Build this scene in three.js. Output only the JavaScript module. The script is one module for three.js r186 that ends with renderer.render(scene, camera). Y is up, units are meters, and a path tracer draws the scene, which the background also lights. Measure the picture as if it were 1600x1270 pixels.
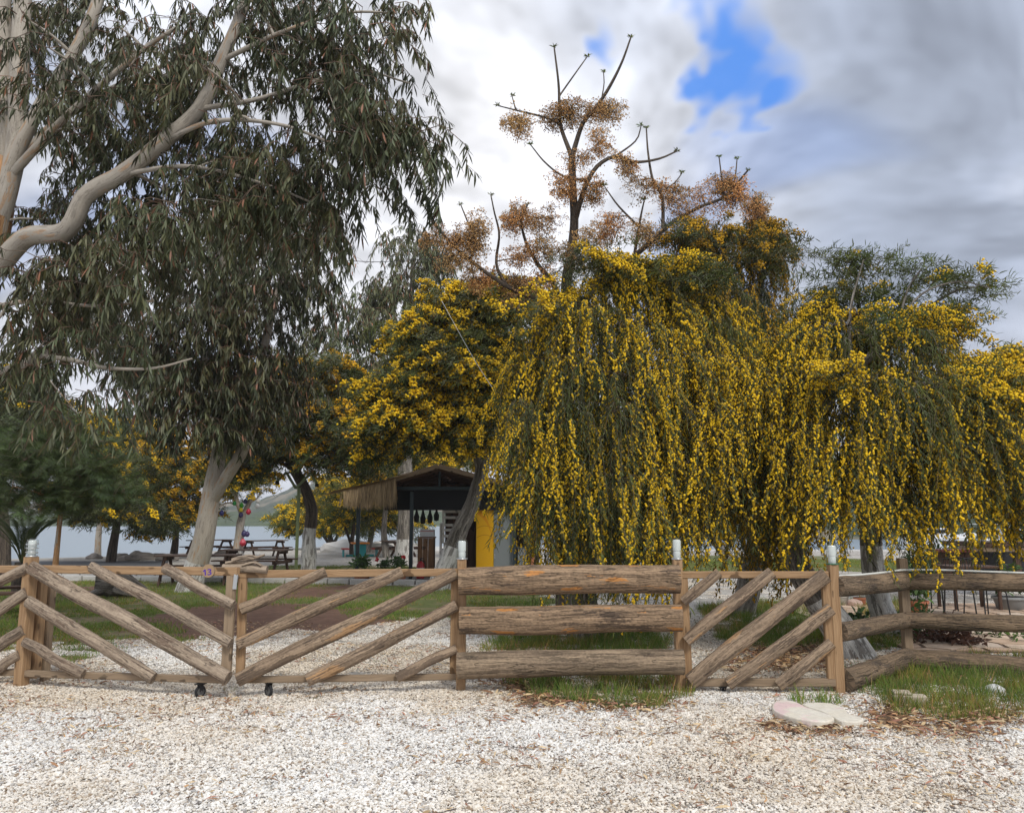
import * as THREE from 'three';
import { mergeGeometries } from 'three/addons/utils/BufferGeometryUtils.js';
import { RoundedBoxGeometry } from 'three/addons/geometries/RoundedBoxGeometry.js';

// ---------------------------------------------------------------- camera, sky, sun, exposure
const V = (x, y, z) => new THREE.Vector3(x, y, z);
const scene = new THREE.Scene();
const FOCAL = 1270, MIDX = 800, MIDY = 635, PITCH = Math.atan(180 / 1270), EYE = 1.55;
const camera = new THREE.PerspectiveCamera(2 * Math.atan(635 / 1270) * 180 / Math.PI, 1600 / 1270, 0.05, 4000);
camera.position.set(0, EYE, 0); camera.rotation.x = PITCH;
const renderer = new THREE.WebGLRenderer({ antialias: true });
renderer.toneMapping = THREE.LinearToneMapping; renderer.toneMappingExposure = 1.35;
renderer.shadowMap.enabled = true;

// a point seen at photograph pixel (px, py) that stands d metres in front of the camera; the same for a point on level y
function ray(px, py) { const a = (px - MIDX) / FOCAL, b = (MIDY - py) / FOCAL, c = Math.cos(PITCH), s = Math.sin(PITCH); return V(a, b * c + s, b * s - c); }
function at(px, py, d) { const r = ray(px, py), t = d / -r.z; return V(r.x * t, EYE + r.y * t, -d); }
function onGround(px, py, y = 0) { const r = ray(px, py), t = (y - EYE) / r.y; return V(r.x * t, y, r.z * t); }

// seeded random numbers and noise
function rng(seed) { let s = seed >>> 0; return () => { s = (s + 0x6d2b79f5) | 0; let t = Math.imul(s ^ (s >>> 15), 1 | s); t = (t + Math.imul(t ^ (t >>> 7), 61 | t)) ^ t; return ((t ^ (t >>> 14)) >>> 0) / 4294967296; }; }
const hash = (x, y, z) => { let h = Math.imul(x, 374761393) ^ Math.imul(y, 668265263) ^ Math.imul(z, 2147483647 - 1640531527); h = Math.imul(h ^ (h >>> 13), 1274126177); return ((h ^ (h >>> 16)) >>> 0) / 4294967296; };
const mod = (a, n) => ((a % n) + n) % n, lerp = (a, b, t) => a + (b - a) * t, clamp = (x, a = 0, b = 1) => Math.min(b, Math.max(a, x));
const smooth = (a, b, x) => { const t = clamp((x - a) / (b - a)); return t * t * (3 - 2 * t); };
function noise2(x, y, seed = 0, px = 0, py = 0) {
  const ix = Math.floor(x), iy = Math.floor(y), fx = x - ix, fy = y - iy, u = fx * fx * (3 - 2 * fx), v = fy * fy * (3 - 2 * fy);
  const X = (k) => px ? mod(k, px) : k, Y = (k) => py ? mod(k, py) : k;
  return lerp(lerp(hash(X(ix), Y(iy), seed), hash(X(ix + 1), Y(iy), seed), u), lerp(hash(X(ix), Y(iy + 1), seed), hash(X(ix + 1), Y(iy + 1), seed), u), v);
}
function fbm(x, y, oct = 4, seed = 0, px = 0, py = 0) { let s = 0, a = 0.5, n = 0; for (let i = 0; i < oct; i++) { s += a * noise2(x, y, seed + i * 17, px, py); n += a; x *= 2; y *= 2; px *= 2; py *= 2; a *= 0.5; } return s / n; }
function noise3(x, y, z, seed = 0) { const k = Math.floor(z), f = z - k, u = f * f * (3 - 2 * f); return lerp(noise2(x, y, seed + k * 131), noise2(x, y, seed + (k + 1) * 131), u); }

// the sky: broken high overcast, a few blue gaps, grey undersides; computed for every direction
{
  const TW = 2560, TH = 1280, data = new Float32Array(TW * TH * 4);
  const unit = (px, py) => ray(px, py).normalize();
  const spot = (list) => list.map(([x, y, r, k]) => [unit(x, y), r, k]);
  const gaps = spot([[1155, 75, 0.05, 1.05], [1105, 88, 0.045, 0.75], [928, 58, 0.026, 0.75], [1222, 145, 0.026, 0.6], [1100, 190, 0.04, 0.3], [1300, 205, 0.04, 0.25]]);
  const greys = spot([[1450, 60, 0.20, 1.0], [1290, 10, 0.13, 0.55], [1590, 110, 0.12, 0.6], [1340, 325, 0.12, 0.55], [1500, 350, 0.14, 0.75], [1560, 450, 0.14, 0.6], [960, 0, 0.09, 0.4], [880, 310, 0.14, 0.28]]);
  const whites = spot([[1590, 262, 0.035, 0.8], [1500, 240, 0.10, 0.35], [1190, 320, 0.15, 0.6], [690, 200, 0.12, 0.7], [1380, 180, 0.10, 0.35], [650, 420, 0.2, 0.35], [1050, 260, 0.1, 0.3]]);
  const R = rng(5);
  for (let i = 0; i < 40; i++) { // the same kinds of cloud all round
    const a = R() * 6.283, e = Math.asin(0.1 + R() * 0.9), d = V(Math.cos(a) * Math.cos(e), Math.sin(e), Math.sin(a) * Math.cos(e)), r = 0.08 + R() * 0.12, k = 0.4 + R() * 0.5;
    if (d.angleTo(V(0, 0.2, -1).normalize()) < 0.95) continue;
    if (i % 5 < 2) greys.push([d, r, k]); else if (i % 5 < 4) whites.push([d, r, k]); else gaps.push([d, r * 0.4, k]);
  }
  const bump = (list, x, y, z) => { let s = 0; for (const [d, r, k] of list) { const q = (1 - (x * d.x + y * d.y + z * d.z)) / (r * r); if (q < 4) s += k * Math.exp(-q * 1.8); } return s; };
  for (let j = 0; j < TH; j++) {
    const up = ((j + 0.5) / TH - 0.5) * Math.PI, y = Math.sin(up), cu = Math.cos(up);
    for (let i = 0; i < TW; i++) {
      const o = (j * TW + i) * 4, az = ((i + 0.5) / TW - 0.5) * 2 * Math.PI, x = Math.cos(az) * cu, z = Math.sin(az) * cu;
      data[o + 3] = 1;
      if (y < -0.03) { data[o] = 0.54; data[o + 1] = 0.58; data[o + 2] = 0.63; continue; }
      const Y = y * 1.7, wx = noise3(x * 3 + 9, Y * 3 + 9, z * 3 + 20, 3) - 0.5, wy = noise3(x * 3 + 5, Y * 3 + 2, z * 3 + 40, 7) - 0.5;
      const n = (k, s) => noise3((x + wx * 0.28) * k + 30, (Y + wy * 0.28) * k + 30, (z + wx * wy) * k + 60, s);
      const f = 0.6 * n(4.2, 21) + 0.4 * n(8.5, 23), fine = 0.5 * n(17, 31) + 0.3 * n(36, 33) + 0.2 * n(75, 35);
      const gx = x + wx * 0.1 + (fine - 0.5) * 0.05, gy = y + wy * 0.08 + (fine - 0.5) * 0.04, gl = Math.hypot(gx, gy, z);
      const hole = bump(gaps, gx / gl, gy / gl, z / gl); let gap = smooth(0.2, 1.15, hole * 0.9 + (fine - 0.5) * 2.4 * smooth(0, 0.35, hole)) * 0.9;
      const grey = bump(greys, gx / gl, gy / gl, z / gl), white = bump(whites, gx / gl, gy / gl, z / gl), hz = smooth(0.25, 0.0, y);
      gap = Math.max(gap, 0.22 * smooth(0.42, 0.28, f) * (1 - hz));
      let b = 0.61 + 0.62 * (f - 0.5) + 0.70 * (fine - 0.5) + 0.15 * white - 0.18 * grey * (0.2 + 1.1 * fine + 1.2 * (f - 0.4));
      b = clamp(lerp(b, 0.66, hz * 0.6), 0.22, 0.9);
      const cool = clamp(0.045 + 0.07 * grey + 0.05 * (0.5 - f) - 0.05 * white, 0.0, 0.14);
      data[o] = lerp(b * (1 - cool * 1.1), 0.05, gap); data[o + 1] = lerp(b * (1 - cool * 0.35), 0.22, gap); data[o + 2] = lerp(b * (1.03 + cool * 1.1), 0.68, gap);
    }
  }
  const sky = new THREE.DataTexture(data, TW, TH, THREE.RGBAFormat, THREE.FloatType);
  sky.mapping = THREE.EquirectangularReflectionMapping; sky.colorSpace = THREE.LinearSRGBColorSpace; sky.magFilter = THREE.LinearFilter; sky.needsUpdate = true;
  scene.background = sky; scene.environment = sky;
}
const sun = new THREE.DirectionalLight(new THREE.Color().setRGB(1, 0.95, 0.86), 1.5);
sun.position.set(9, 27, 12); sun.target.position.set(0, 0, -12); sun.castShadow = true; sun.shadow.radius = 26;
sun.shadow.mapSize.set(2048, 2048); Object.assign(sun.shadow.camera, { left: -40, right: 40, top: 40, bottom: -40, near: 1, far: 120 });
scene.add(sun, sun.target);

scene.fog = new THREE.FogExp2(0xe4eaf2, 0.0005);

// ---------------------------------------------------------------- helpers
const taken = new Map();
function numbered(n) { const k = taken.get(n) ?? 0; taken.set(n, k + 1); return k ? n + '_' + String(k).padStart(3, '0') : n; }
function tag(o, label, category, group) { Object.assign(o.userData, { label, category }); if (group) o.userData.group = group; return o; }
function thing(name, label, category, p, group) { const o = new THREE.Group(); o.name = numbered(name); if (p) o.position.copy(p); scene.add(o); return tag(o, label, category, group); }
function shadowed(m) { m.castShadow = m.receiveShadow = true; return m; }
// one named mesh; geometry given in the parent's own axes unless world is true
function put(name, geos, mat, parent = scene, world = false) {
  const g = Array.isArray(geos) ? (geos.length > 1 ? mergeGeometries(geos.map((q) => q.index ? q.toNonIndexed() : q)) : geos[0]) : geos;
  if (world && parent !== scene) g.translate(-parent.position.x, -parent.position.y, -parent.position.z);
  const m = shadowed(new THREE.Mesh(g, mat)); m.name = parent === scene ? numbered(name) : name; parent.add(m); return m;
}
function structure(name, geos, mat) { const m = put(name, geos, mat); m.userData.kind = 'structure'; return m; }
function copies(name, geo, mat, mats, cols, parent, kind = 'stuff') {
  const m = shadowed(new THREE.InstancedMesh(geo, mat, mats.length)); mats.forEach((q, i) => m.setMatrixAt(i, q));
  if (cols) cols.forEach((c, i) => m.setColorAt(i, c));
  m.name = parent === scene ? numbered(name) : name; m.userData.kind = kind; parent.add(m); return m;
}
const rgb = (r, g, b) => new THREE.Color().setRGB(r, g, b);
const std = (r, g, b, rough = 0.85, extra = {}) => new THREE.MeshStandardMaterial({ color: rgb(r, g, b), roughness: rough, ...extra });
const enc = (c) => Math.round(255 * clamp(c <= 0.0031308 ? c * 12.92 : 1.055 * Math.pow(c, 1 / 2.4) - 0.055));
// colour texture from linear values; fn(u, v) -> [r, g, b] or a grey number for bump
function tex(w, h, fn, repeat = [1, 1], colour = true) {
  const d = new Uint8Array(w * h * 4);
  for (let j = 0; j < h; j++) for (let i = 0; i < w; i++) {
    const c = fn((i + 0.5) / w, (j + 0.5) / h), o = (j * w + i) * 4;
    if (colour) { d[o] = enc(c[0]); d[o + 1] = enc(c[1]); d[o + 2] = enc(c[2]); } else d[o] = d[o + 1] = d[o + 2] = Math.round(255 * clamp(c));
    d[o + 3] = 255;
  }
  const t = new THREE.DataTexture(d, w, h); t.wrapS = t.wrapT = THREE.RepeatWrapping; t.magFilter = THREE.LinearFilter; t.minFilter = THREE.LinearMipmapLinearFilter; t.generateMipmaps = true;
  t.repeat.set(...repeat); if (colour) t.colorSpace = THREE.SRGBColorSpace; t.needsUpdate = true; return t;
}
const mix3 = (a, b, t) => [lerp(a[0], b[0], t), lerp(a[1], b[1], t), lerp(a[2], b[2], t)];
const mul3 = (a, k) => [a[0] * k, a[1] * k, a[2] * k];

// ---------------------------------------------------------------- materials
// uv of timber: u metres round or across, v metres along
function barkTex(o) {
  const W = 288, H = 640, gx = 0.5, gy = 1.6; // one tile is 0.5 m round, 1.6 m long
  const fld = (u, v) => {
    const w0 = fbm(u * 4, v * 5, 3, o.seed + 5, 4, 5) - 0.5, x = u + w0 * 0.05 + (fbm(u * 12, v * 16, 2, o.seed + 6, 12, 16) - 0.5) * 0.035;
    const s1 = fbm(x * 16, v * 3, 4, o.seed, 16, 3), s2 = 0.6 * fbm(x * 56, v * 9, 3, o.seed + 9, 56, 9) + 0.4 * fbm(u * 40, v * 90, 3, o.seed + 61, 40, 90), patch = fbm(x * 9, v * 5, 5, o.seed + 30, 9, 5);
    const crack = Math.abs(fbm(x * 20, v * 6, 3, o.seed + 44, 20, 6) - 0.5) * 2 + 0.10 * smooth(0.45, 0.7, fbm(u * 6, v * 10, 2, o.seed + 50, 6, 10));
    return { s1, s2, patch, crack };
  };
  const cache = new Float32Array(W * H * 4); for (let j = 0; j < H; j++) for (let i = 0; i < W; i++) { const f = fld((i + 0.5) / W, (j + 0.5) / H), q = (j * W + i) * 4; cache[q] = f.s1; cache[q + 1] = f.s2; cache[q + 2] = f.patch; cache[q + 3] = f.crack; }
  const get = (u, v) => { const q = (Math.floor(v * H) * W + Math.floor(u * W)) * 4; return { s1: cache[q], s2: cache[q + 1], patch: cache[q + 2], crack: cache[q + 3] }; };
  const rep = [1 / gx, 1 / gy];
  const map = tex(W, H, (u, v) => {
    const f = get(u, v); let c = mix3(o.dark, o.light, clamp(0.5 + ((f.s1 - 0.5) * 1.1 + (f.s2 - 0.5) * 1.8) * (o.soft ?? 1)));
    if (o.spot) c = mix3(c, mul3(o.spot, 0.6 + 0.8 * f.s2), smooth(o.spotAt ?? 0.42, (o.spotAt ?? 0.42) - 0.09, f.patch + (f.s2 - 0.5) * 0.35) * 0.75);
    if (o.peel) c = mix3(c, mul3(o.peel, 0.55 + 0.9 * f.s2), smooth(o.peelAt ?? 0.62, (o.peelAt ?? 0.62) + 0.05, f.patch + (f.s2 - 0.5) * 0.3) * 0.9);
    return mul3(c, 0.42 + 0.58 * smooth(0.0, o.crack ?? 0.07, f.crack));
  }, rep);
  const bump = tex(W, H, (u, v) => { const f = get(u, v); return 0.2 + 0.5 * smooth(0, 0.14, f.crack) + 0.5 * (f.s2 - 0.5) + 0.4 * (f.patch - 0.5); }, rep, false);
  return new THREE.MeshStandardMaterial({ map, bumpMap: bump, bumpScale: o.bump ?? 0.012, roughness: o.rough ?? 0.92 });
}
const M = {
  drift: barkTex({ seed: 1, dark: [0.17, 0.125, 0.09], light: [0.44, 0.35, 0.26], spot: [0.15, 0.10, 0.07], spotAt: 0.40, bump: 0.010 }),
  drift2: barkTex({ seed: 91, dark: [0.14, 0.098, 0.065], light: [0.38, 0.28, 0.19], spot: [0.12, 0.085, 0.06], spotAt: 0.42, peel: [0.40, 0.24, 0.12], peelAt: 0.68, bump: 0.010 }),
  log: barkTex({ seed: 2, dark: [0.12, 0.08, 0.05], light: [0.40, 0.275, 0.17], peel: [0.46, 0.20, 0.055], peelAt: 0.66, spot: [0.075, 0.052, 0.038], spotAt: 0.38, bump: 0.014 }),
  logOld: barkTex({ seed: 12, dark: [0.13, 0.095, 0.065], light: [0.36, 0.27, 0.18], spot: [0.12, 0.09, 0.06], bump: 0.012 }),
  logShade: barkTex({ seed: 17, dark: [0.085, 0.06, 0.038], light: [0.27, 0.19, 0.12], spot: [0.08, 0.06, 0.045], bump: 0.014 }),  // darker copy of the old log: shade under the wattle put into the colour
  gum: barkTex({ seed: 3, dark: [0.30, 0.26, 0.21], light: [0.50, 0.455, 0.39], peel: [0.40, 0.27, 0.17], peelAt: 0.66, spot: [0.27, 0.24, 0.20], spotAt: 0.36, soft: 0.45, bump: 0.004, crack: 0.03, rough: 0.8 }),
  gumRed: barkTex({ seed: 33, dark: [0.26, 0.13, 0.055], light: [0.56, 0.32, 0.15], peel: [0.42, 0.37, 0.30], peelAt: 0.62, spot: [0.2, 0.08, 0.03], spotAt: 0.38, bump: 0.006, crack: 0.04, rough: 0.8 }),
  bark: barkTex({ seed: 4, dark: [0.035, 0.027, 0.02], light: [0.16, 0.125, 0.095], bump: 0.02 }),
  greyBark: barkTex({ seed: 6, dark: [0.07, 0.06, 0.05], light: [0.30, 0.27, 0.23], peel: [0.34, 0.31, 0.27], peelAt: 0.64, bump: 0.02 }),
  lime: barkTex({ seed: 7, dark: [0.42, 0.41, 0.38], light: [0.76, 0.75, 0.72], spot: [0.17, 0.15, 0.13], spotAt: 0.41, bump: 0.018 }),
  twig: std(0.075, 0.055, 0.04, 0.9), twigGum: std(0.17, 0.12, 0.085, 0.85), twigDark: std(0.035, 0.026, 0.022, 0.9),
};
function plankTex(seed, a, b, knot = true) {
  const fld = (u, v) => { const w = (fbm(u * 3, v * 5, 3, seed, 3, 5) - 0.5) * 0.25; return [fbm((u + w) * 24, v * 4, 3, seed + 3, 24, 4), fbm((u + w) * 70, v * 6, 2, seed + 7, 70, 6), fbm(u * 4, v * 9, 3, seed + 11, 4, 9)]; };
  return new THREE.MeshStandardMaterial({
    map: tex(128, 512, (u, v) => { const [g, h, p] = fld(u, v); let c = mix3(a, b, clamp(g * 0.9 + (h - 0.5) * 0.5 + 0.05)); if (knot) c = mix3(c, mul3(a, 0.55), smooth(0.69, 0.76, p)); return c; }, [1 / 0.3, 1 / 1.4]),
    bumpMap: tex(128, 512, (u, v) => { const [g, h] = fld(u, v); return 0.5 + 0.6 * (g - 0.5) + 0.4 * (h - 0.5); }, [1 / 0.3, 1 / 1.4], false), bumpScale: 0.004, roughness: 0.85,
  });
}
M.timber = plankTex(41, [0.25, 0.145, 0.07], [0.46, 0.30, 0.165]);
M.timberGrey = plankTex(43, [0.19, 0.135, 0.085], [0.36, 0.265, 0.175]);
M.tableWood = plankTex(47, [0.045, 0.024, 0.016], [0.15, 0.085, 0.055]);
M.tableTop = plankTex(49, [0.10, 0.065, 0.05], [0.24, 0.17, 0.13]);
M.whiteWood = plankTex(51, [0.52, 0.50, 0.46], [0.74, 0.72, 0.68]);
M.counterWood = plankTex(53, [0.13, 0.065, 0.03], [0.28, 0.15, 0.07]);
M.steel = std(0.03, 0.045, 0.05, 0.5, { metalness: 0.3 });
M.black = std(0.012, 0.012, 0.013, 0.6);
M.rubber = std(0.018, 0.018, 0.02, 0.75);
M.zinc = std(0.55, 0.57, 0.58, 0.35, { metalness: 0.7 });
M.whitePlastic = std(0.78, 0.79, 0.78, 0.4);
M.glass = new THREE.MeshPhysicalMaterial({ color: rgb(0.9, 0.93, 0.92), transmission: 1, roughness: 0.04, ior: 1.45 });

// ---------------------------------------------------------------- geometry helpers
function build(pos, uv, idx, col) {
  const g = new THREE.BufferGeometry(); g.setAttribute('position', new THREE.Float32BufferAttribute(pos, 3)); if (uv) g.setAttribute('uv', new THREE.Float32BufferAttribute(uv, 2));
  if (col) g.setAttribute('color', new THREE.Float32BufferAttribute(col, 3)); if (idx) g.setIndex(idx); g.computeVertexNormals(); return g;
}
// round limb along points with radii; knotty > 0 gives an uneven, bark-like skin; caps closes the ends
function limb(pts, radii, o = {}) {
  const curve = pts.length > 2 ? new THREE.CatmullRomCurve3(pts, false, 'centripetal') : new THREE.LineCurve3(pts[0], pts[1]);
  curve.arcLengthDivisions = o.fine ?? 40; const len = curve.getLength(), n = o.seg ?? Math.max(3, Math.ceil(len / (o.step ?? 0.12))), m = o.round ?? 9, t0 = o.from ?? 0, t1 = o.to ?? 1, kn = o.knotty ?? 0, sd = o.seed ?? 0, fl = o.flat ?? 1;
  const pos = [], uv = [], idx = [], rAt = (t) => { const k = t * (radii.length - 1), i = Math.min(radii.length - 2, Math.floor(k)); return lerp(radii[i], radii[i + 1], k - i); };
  let up = o.up ? o.up.clone() : V(0.13, 0.2, 1); const c = V(), tg = V(), bx = V(), by = V();
  const du = 2 * Math.PI * rAt(0.3);
  for (let i = 0; i <= n; i++) {
    const t = lerp(t0, t1, i / n); curve.getPointAt(t, c); curve.getTangentAt(t, tg);
    bx.crossVectors(up, tg); if (bx.lengthSq() < 1e-6) bx.set(1, 0, 0.1).cross(tg); bx.normalize(); by.crossVectors(tg, bx).normalize(); up.copy(by);
    for (let j = 0; j <= m; j++) {
      const a = j / m * 2 * Math.PI, ca = Math.cos(a), sa = Math.sin(a);
      let r = rAt(t); if (kn) r *= 1 + kn * ((noise3(ca * 1.3 + 5, sa * 1.3 + 5, t * len * 1.7, sd) - 0.5) * 1.4 + (noise3(ca * 3 + 5, sa * 3 + 5, t * len * 5, sd + 7) - 0.5) * 0.7);
      pos.push(c.x + (bx.x * ca + by.x * sa * fl) * r, c.y + (bx.y * ca + by.y * sa * fl) * r, c.z + (bx.z * ca + by.z * sa * fl) * r); uv.push(j / m * du + (o.u0 ?? 0), t * len + (o.v0 ?? 0));
    }
  }
  for (let i = 0; i < n; i++) for (let j = 0; j < m; j++) { const a = i * (m + 1) + j, b = a + m + 1; idx.push(a, a + 1, b, b, a + 1, b + 1); }
  if (o.caps) for (const [e, f] of [[0, 1], [n, -1]]) {
    const k = pos.length / 3; curve.getPointAt(lerp(t0, t1, e / n), c); pos.push(c.x, c.y, c.z); uv.push(0.1, 0.1);
    for (let j = 0; j <= m; j++) { const q = (e * (m + 1) + j) * 3; pos.push(pos[q], pos[q + 1], pos[q + 2]); uv.push(0.1 + 0.06 * Math.cos(j), 0.1 + 0.02 * Math.sin(j)); }
    for (let j = 0; j < m; j++) f > 0 ? idx.push(k, k + 2 + j, k + 1 + j) : idx.push(k, k + 1 + j, k + 2 + j);
  }
  return build(pos, uv, idx);
}
// sawn bar with chamfered edges from a to b; wide along side, high along the third axis
function bar(a, b, wide, high, o = {}) {
  const ax = b.clone().sub(a), len = ax.length(); ax.normalize(); let s = (o.side ?? (Math.abs(ax.y) > 0.9 ? V(1, 0, 0) : V(0, 1, 0).cross(ax))).clone(); s.addScaledVector(ax, -s.dot(ax)).normalize(); const h = ax.clone().cross(s);
  const c = Math.min(o.chamfer ?? 0.006, wide * 0.3, high * 0.3), w = wide / 2, t = high / 2;
  const sec = [[-w + c, -t], [w - c, -t], [w, -t + c], [w, t - c], [w - c, t], [-w + c, t], [-w, t - c], [-w, -t + c]], pos = [], uv = [], u0 = o.u0 ?? 0, v0 = o.v0 ?? 0;
  const P = (q, e) => { const base = e ? b : a; return [base.x + s.x * q[0] + h.x * q[1], base.y + s.y * q[0] + h.y * q[1], base.z + s.z * q[0] + h.z * q[1]]; };
  let run = 0; const tri = (p, q, r, up, uq, ur) => { pos.push(...p, ...q, ...r); uv.push(...up, ...uq, ...ur); };
  for (let i = 0; i < 8; i++) {
    const p = sec[i], q = sec[(i + 1) % 8], d = Math.hypot(q[0] - p[0], q[1] - p[1]), U = u0 + run, U2 = U + d; run += d;
    tri(P(p, 0), P(q, 0), P(p, 1), [U, v0], [U2, v0], [U, v0 + len]); tri(P(q, 0), P(q, 1), P(p, 1), [U2, v0], [U2, v0 + len], [U, v0 + len]);
    if (i > 0 && i < 7) { tri(P(sec[0], 0), P(q, 0), P(p, 0), [u0, v0], [u0 + q[0] + w, v0 + 0.02], [u0 + p[0] + w, v0]); tri(P(sec[0], 1), P(p, 1), P(q, 1), [u0, v0], [u0 + p[0] + w, v0 + 0.02], [u0 + q[0] + w, v0]); }
  }
  return build(pos, uv);
}
const box = (w, h, d, x, y, z, r = 0.006) => new RoundedBoxGeometry(w, h, d, 1, Math.min(r, w * 0.4, h * 0.4, d * 0.4)).translate(x, y, z);
const lathe = (pts, n = 20) => new THREE.LatheGeometry(pts.map((p) => new THREE.Vector2(p[0], p[1])), n);
const cyl = (r0, r1, h, x, y, z, n = 16) => new THREE.CylinderGeometry(r0, r1, h, n).translate(x, y, z);
// collects leaf strips and small balls with vertex colours
class Bag {
  constructor() { this.p = []; this.c = []; this.i = []; }
  vert(v, c) { this.p.push(v.x, v.y, v.z); this.c.push(c[0], c[1], c[2]); return this.p.length / 3 - 1; }
  leaf(p, dir, side, L, w, droop, sweep, col, n = 3) {
    const d = dir.clone().normalize(), s = side.clone().addScaledVector(d, -side.dot(d)).normalize(), q = p.clone(); let last = null; const prof = n === 3 ? [0.25, 1, 0.75, 0] : n === 2 ? [0.3, 1, 0] : [0.2, 0.8, 1, 0.65, 0];
    for (let k = 0; k <= n; k++) {
      const hw = w / 2 * prof[k], a = this.vert(q.clone().addScaledVector(s, hw), col), b = hw > 0 ? this.vert(q.clone().addScaledVector(s, -hw), col) : a;
      if (last) { this.i.push(last[0], last[1], a); if (a !== b) this.i.push(last[1], b, a); } last = [a, b];
      q.addScaledVector(d, L / n); d.y -= droop / n; d.addScaledVector(s, sweep / n).normalize(); s.addScaledVector(d, -s.dot(d)).normalize();
    }
  }
  tube(pts, r0, r1, col) { for (let k = 0; k < pts.length - 1; k++) { const a = pts[k], b = pts[k + 1], t = b.clone().sub(a).normalize(), x = t.clone().cross(V(0.3, 0.1, 1)).normalize(), y = t.clone().cross(x), ra = lerp(r0, r1, k / (pts.length - 1)), rb = lerp(r0, r1, (k + 1) / (pts.length - 1)), A = [], B = []; for (let j = 0; j < 3; j++) { const c = Math.cos(j * 2.094), s = Math.sin(j * 2.094); A.push(this.vert(a.clone().addScaledVector(x, c * ra).addScaledVector(y, s * ra), col)); B.push(this.vert(b.clone().addScaledVector(x, c * rb).addScaledVector(y, s * rb), col)); } for (let j = 0; j < 3; j++) { const k2 = (j + 1) % 3; this.i.push(A[j], A[k2], B[j], B[j], A[k2], B[k2]); } } }
  ball(p, r, col, R) { const g = Bag.ico, k = this.p.length / 3; for (let i = 0; i < g.v.length; i++) { const q = g.v[i], f = r * (0.85 + 0.3 * R()); this.p.push(p.x + q[0] * f, p.y + q[1] * f, p.z + q[2] * f); this.c.push(...col); } for (const i of g.f) this.i.push(k + i); }
  done() { return build(this.p, null, this.i, this.c); }
}
{ const t = (1 + Math.sqrt(5)) / 2, s = 1 / Math.hypot(1, t); Bag.ico = { v: [[-1, t, 0], [1, t, 0], [-1, -t, 0], [1, -t, 0], [0, -1, t], [0, 1, t], [0, -1, -t], [0, 1, -t], [t, 0, -1], [t, 0, 1], [-t, 0, -1], [-t, 0, 1]].map((q) => q.map((x) => x * s)), f: [0, 11, 5, 0, 5, 1, 0, 1, 7, 0, 7, 10, 0, 10, 11, 1, 5, 9, 5, 11, 4, 11, 10, 2, 10, 7, 6, 7, 1, 8, 3, 9, 4, 3, 4, 2, 3, 2, 6, 3, 6, 8, 3, 8, 9, 4, 9, 5, 2, 4, 11, 6, 2, 10, 8, 6, 7, 9, 8, 1] }; }
const polar = (R, up = 1) => { const a = R() * 6.283, y = (R() * 2 - 1) * up, h = Math.sqrt(Math.max(0, 1 - y * y)); return V(Math.cos(a) * h, y, Math.sin(a) * h); };
// ---------------------------------------------------------------- ground, sea, hills
const shoreDepth = (x) => lerp(42, 60, smooth(-22, -11, x)) - 6 * smooth(2, 12, x);
const SEA = -0.35;
function groundY(x, z) { const e = -z - shoreDepth(x); return e < -9 ? 0 : -2.2 * smooth(-9, 22, e) ; }
function poly(px) { const w = px.map(([x, y]) => { const g = onGround(x, y); return [g.x, g.z]; }), xs = w.map((p) => p[0]), zs = w.map((p) => p[1]); return { w, x0: Math.min(...xs) - 1, x1: Math.max(...xs) + 1, z0: Math.min(...zs) - 1, z1: Math.max(...zs) + 1 }; }
function inside(P, x, z) { if (x < P.x0 || x > P.x1 || z < P.z0 || z > P.z1) return false; let c = false; const w = P.w; for (let i = 0, j = w.length - 1; i < w.length; j = i++) if ((w[i][1] > z) !== (w[j][1] > z) && x < (w[j][0] - w[i][0]) * (z - w[i][1]) / (w[j][1] - w[i][1]) + w[i][0]) c = !c; return c; }
const lawnPolys = [
  [[-500, 906], [60, 908], [240, 908], [430, 909], [720, 917], [860, 922], [880, 940], [850, 950], [760, 962], [640, 968], [560, 966], [480, 948], [300, 950], [236, 962], [330, 1000], [180, 1003], [60, 1012], [-500, 1060]],
  [[60, 1014], [155, 1014], [160, 1028], [60, 1030]], [[-100, 884], [60, 886], [60, 899], [-100, 899]], [[400, 884], [660, 886], [660, 899], [400, 899]], [[1010, 868], [1245, 868], [1480, 880], [1480, 893], [1000, 893]],
].map(poly);
const roughPolys = [
  [[740, 1022], [790, 998], [850, 990], [1010, 988], [1040, 1008], [1000, 1026], [850, 1028]], [[1085, 950], [1180, 944], [1310, 940], [1320, 1000], [1215, 1016], [1120, 1000]],
  [[786, 1060], [900, 1052], [1066, 1056], [1072, 1094], [1040, 1104], [960, 1104], [880, 1096], [815, 1090]], [[1330, 1046], [1420, 1040], [1900, 1016], [1900, 1108], [1560, 1120], [1470, 1128], [1390, 1108], [1335, 1084]],
  [[1240, 1092], [1300, 1092], [1300, 1104], [1236, 1104]], [[1330, 940], [1430, 940], [1440, 1010], [1330, 1020]],
].map(poly);
const soilPolys = [[[220, 966], [300, 948], [440, 940], [560, 950], [590, 966], [500, 988], [350, 998], [240, 986]], [[410, 919], [545, 915], [552, 930], [430, 936]], [[120, 915], [215, 915], [215, 935], [120, 935]]].map(poly);
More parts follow.
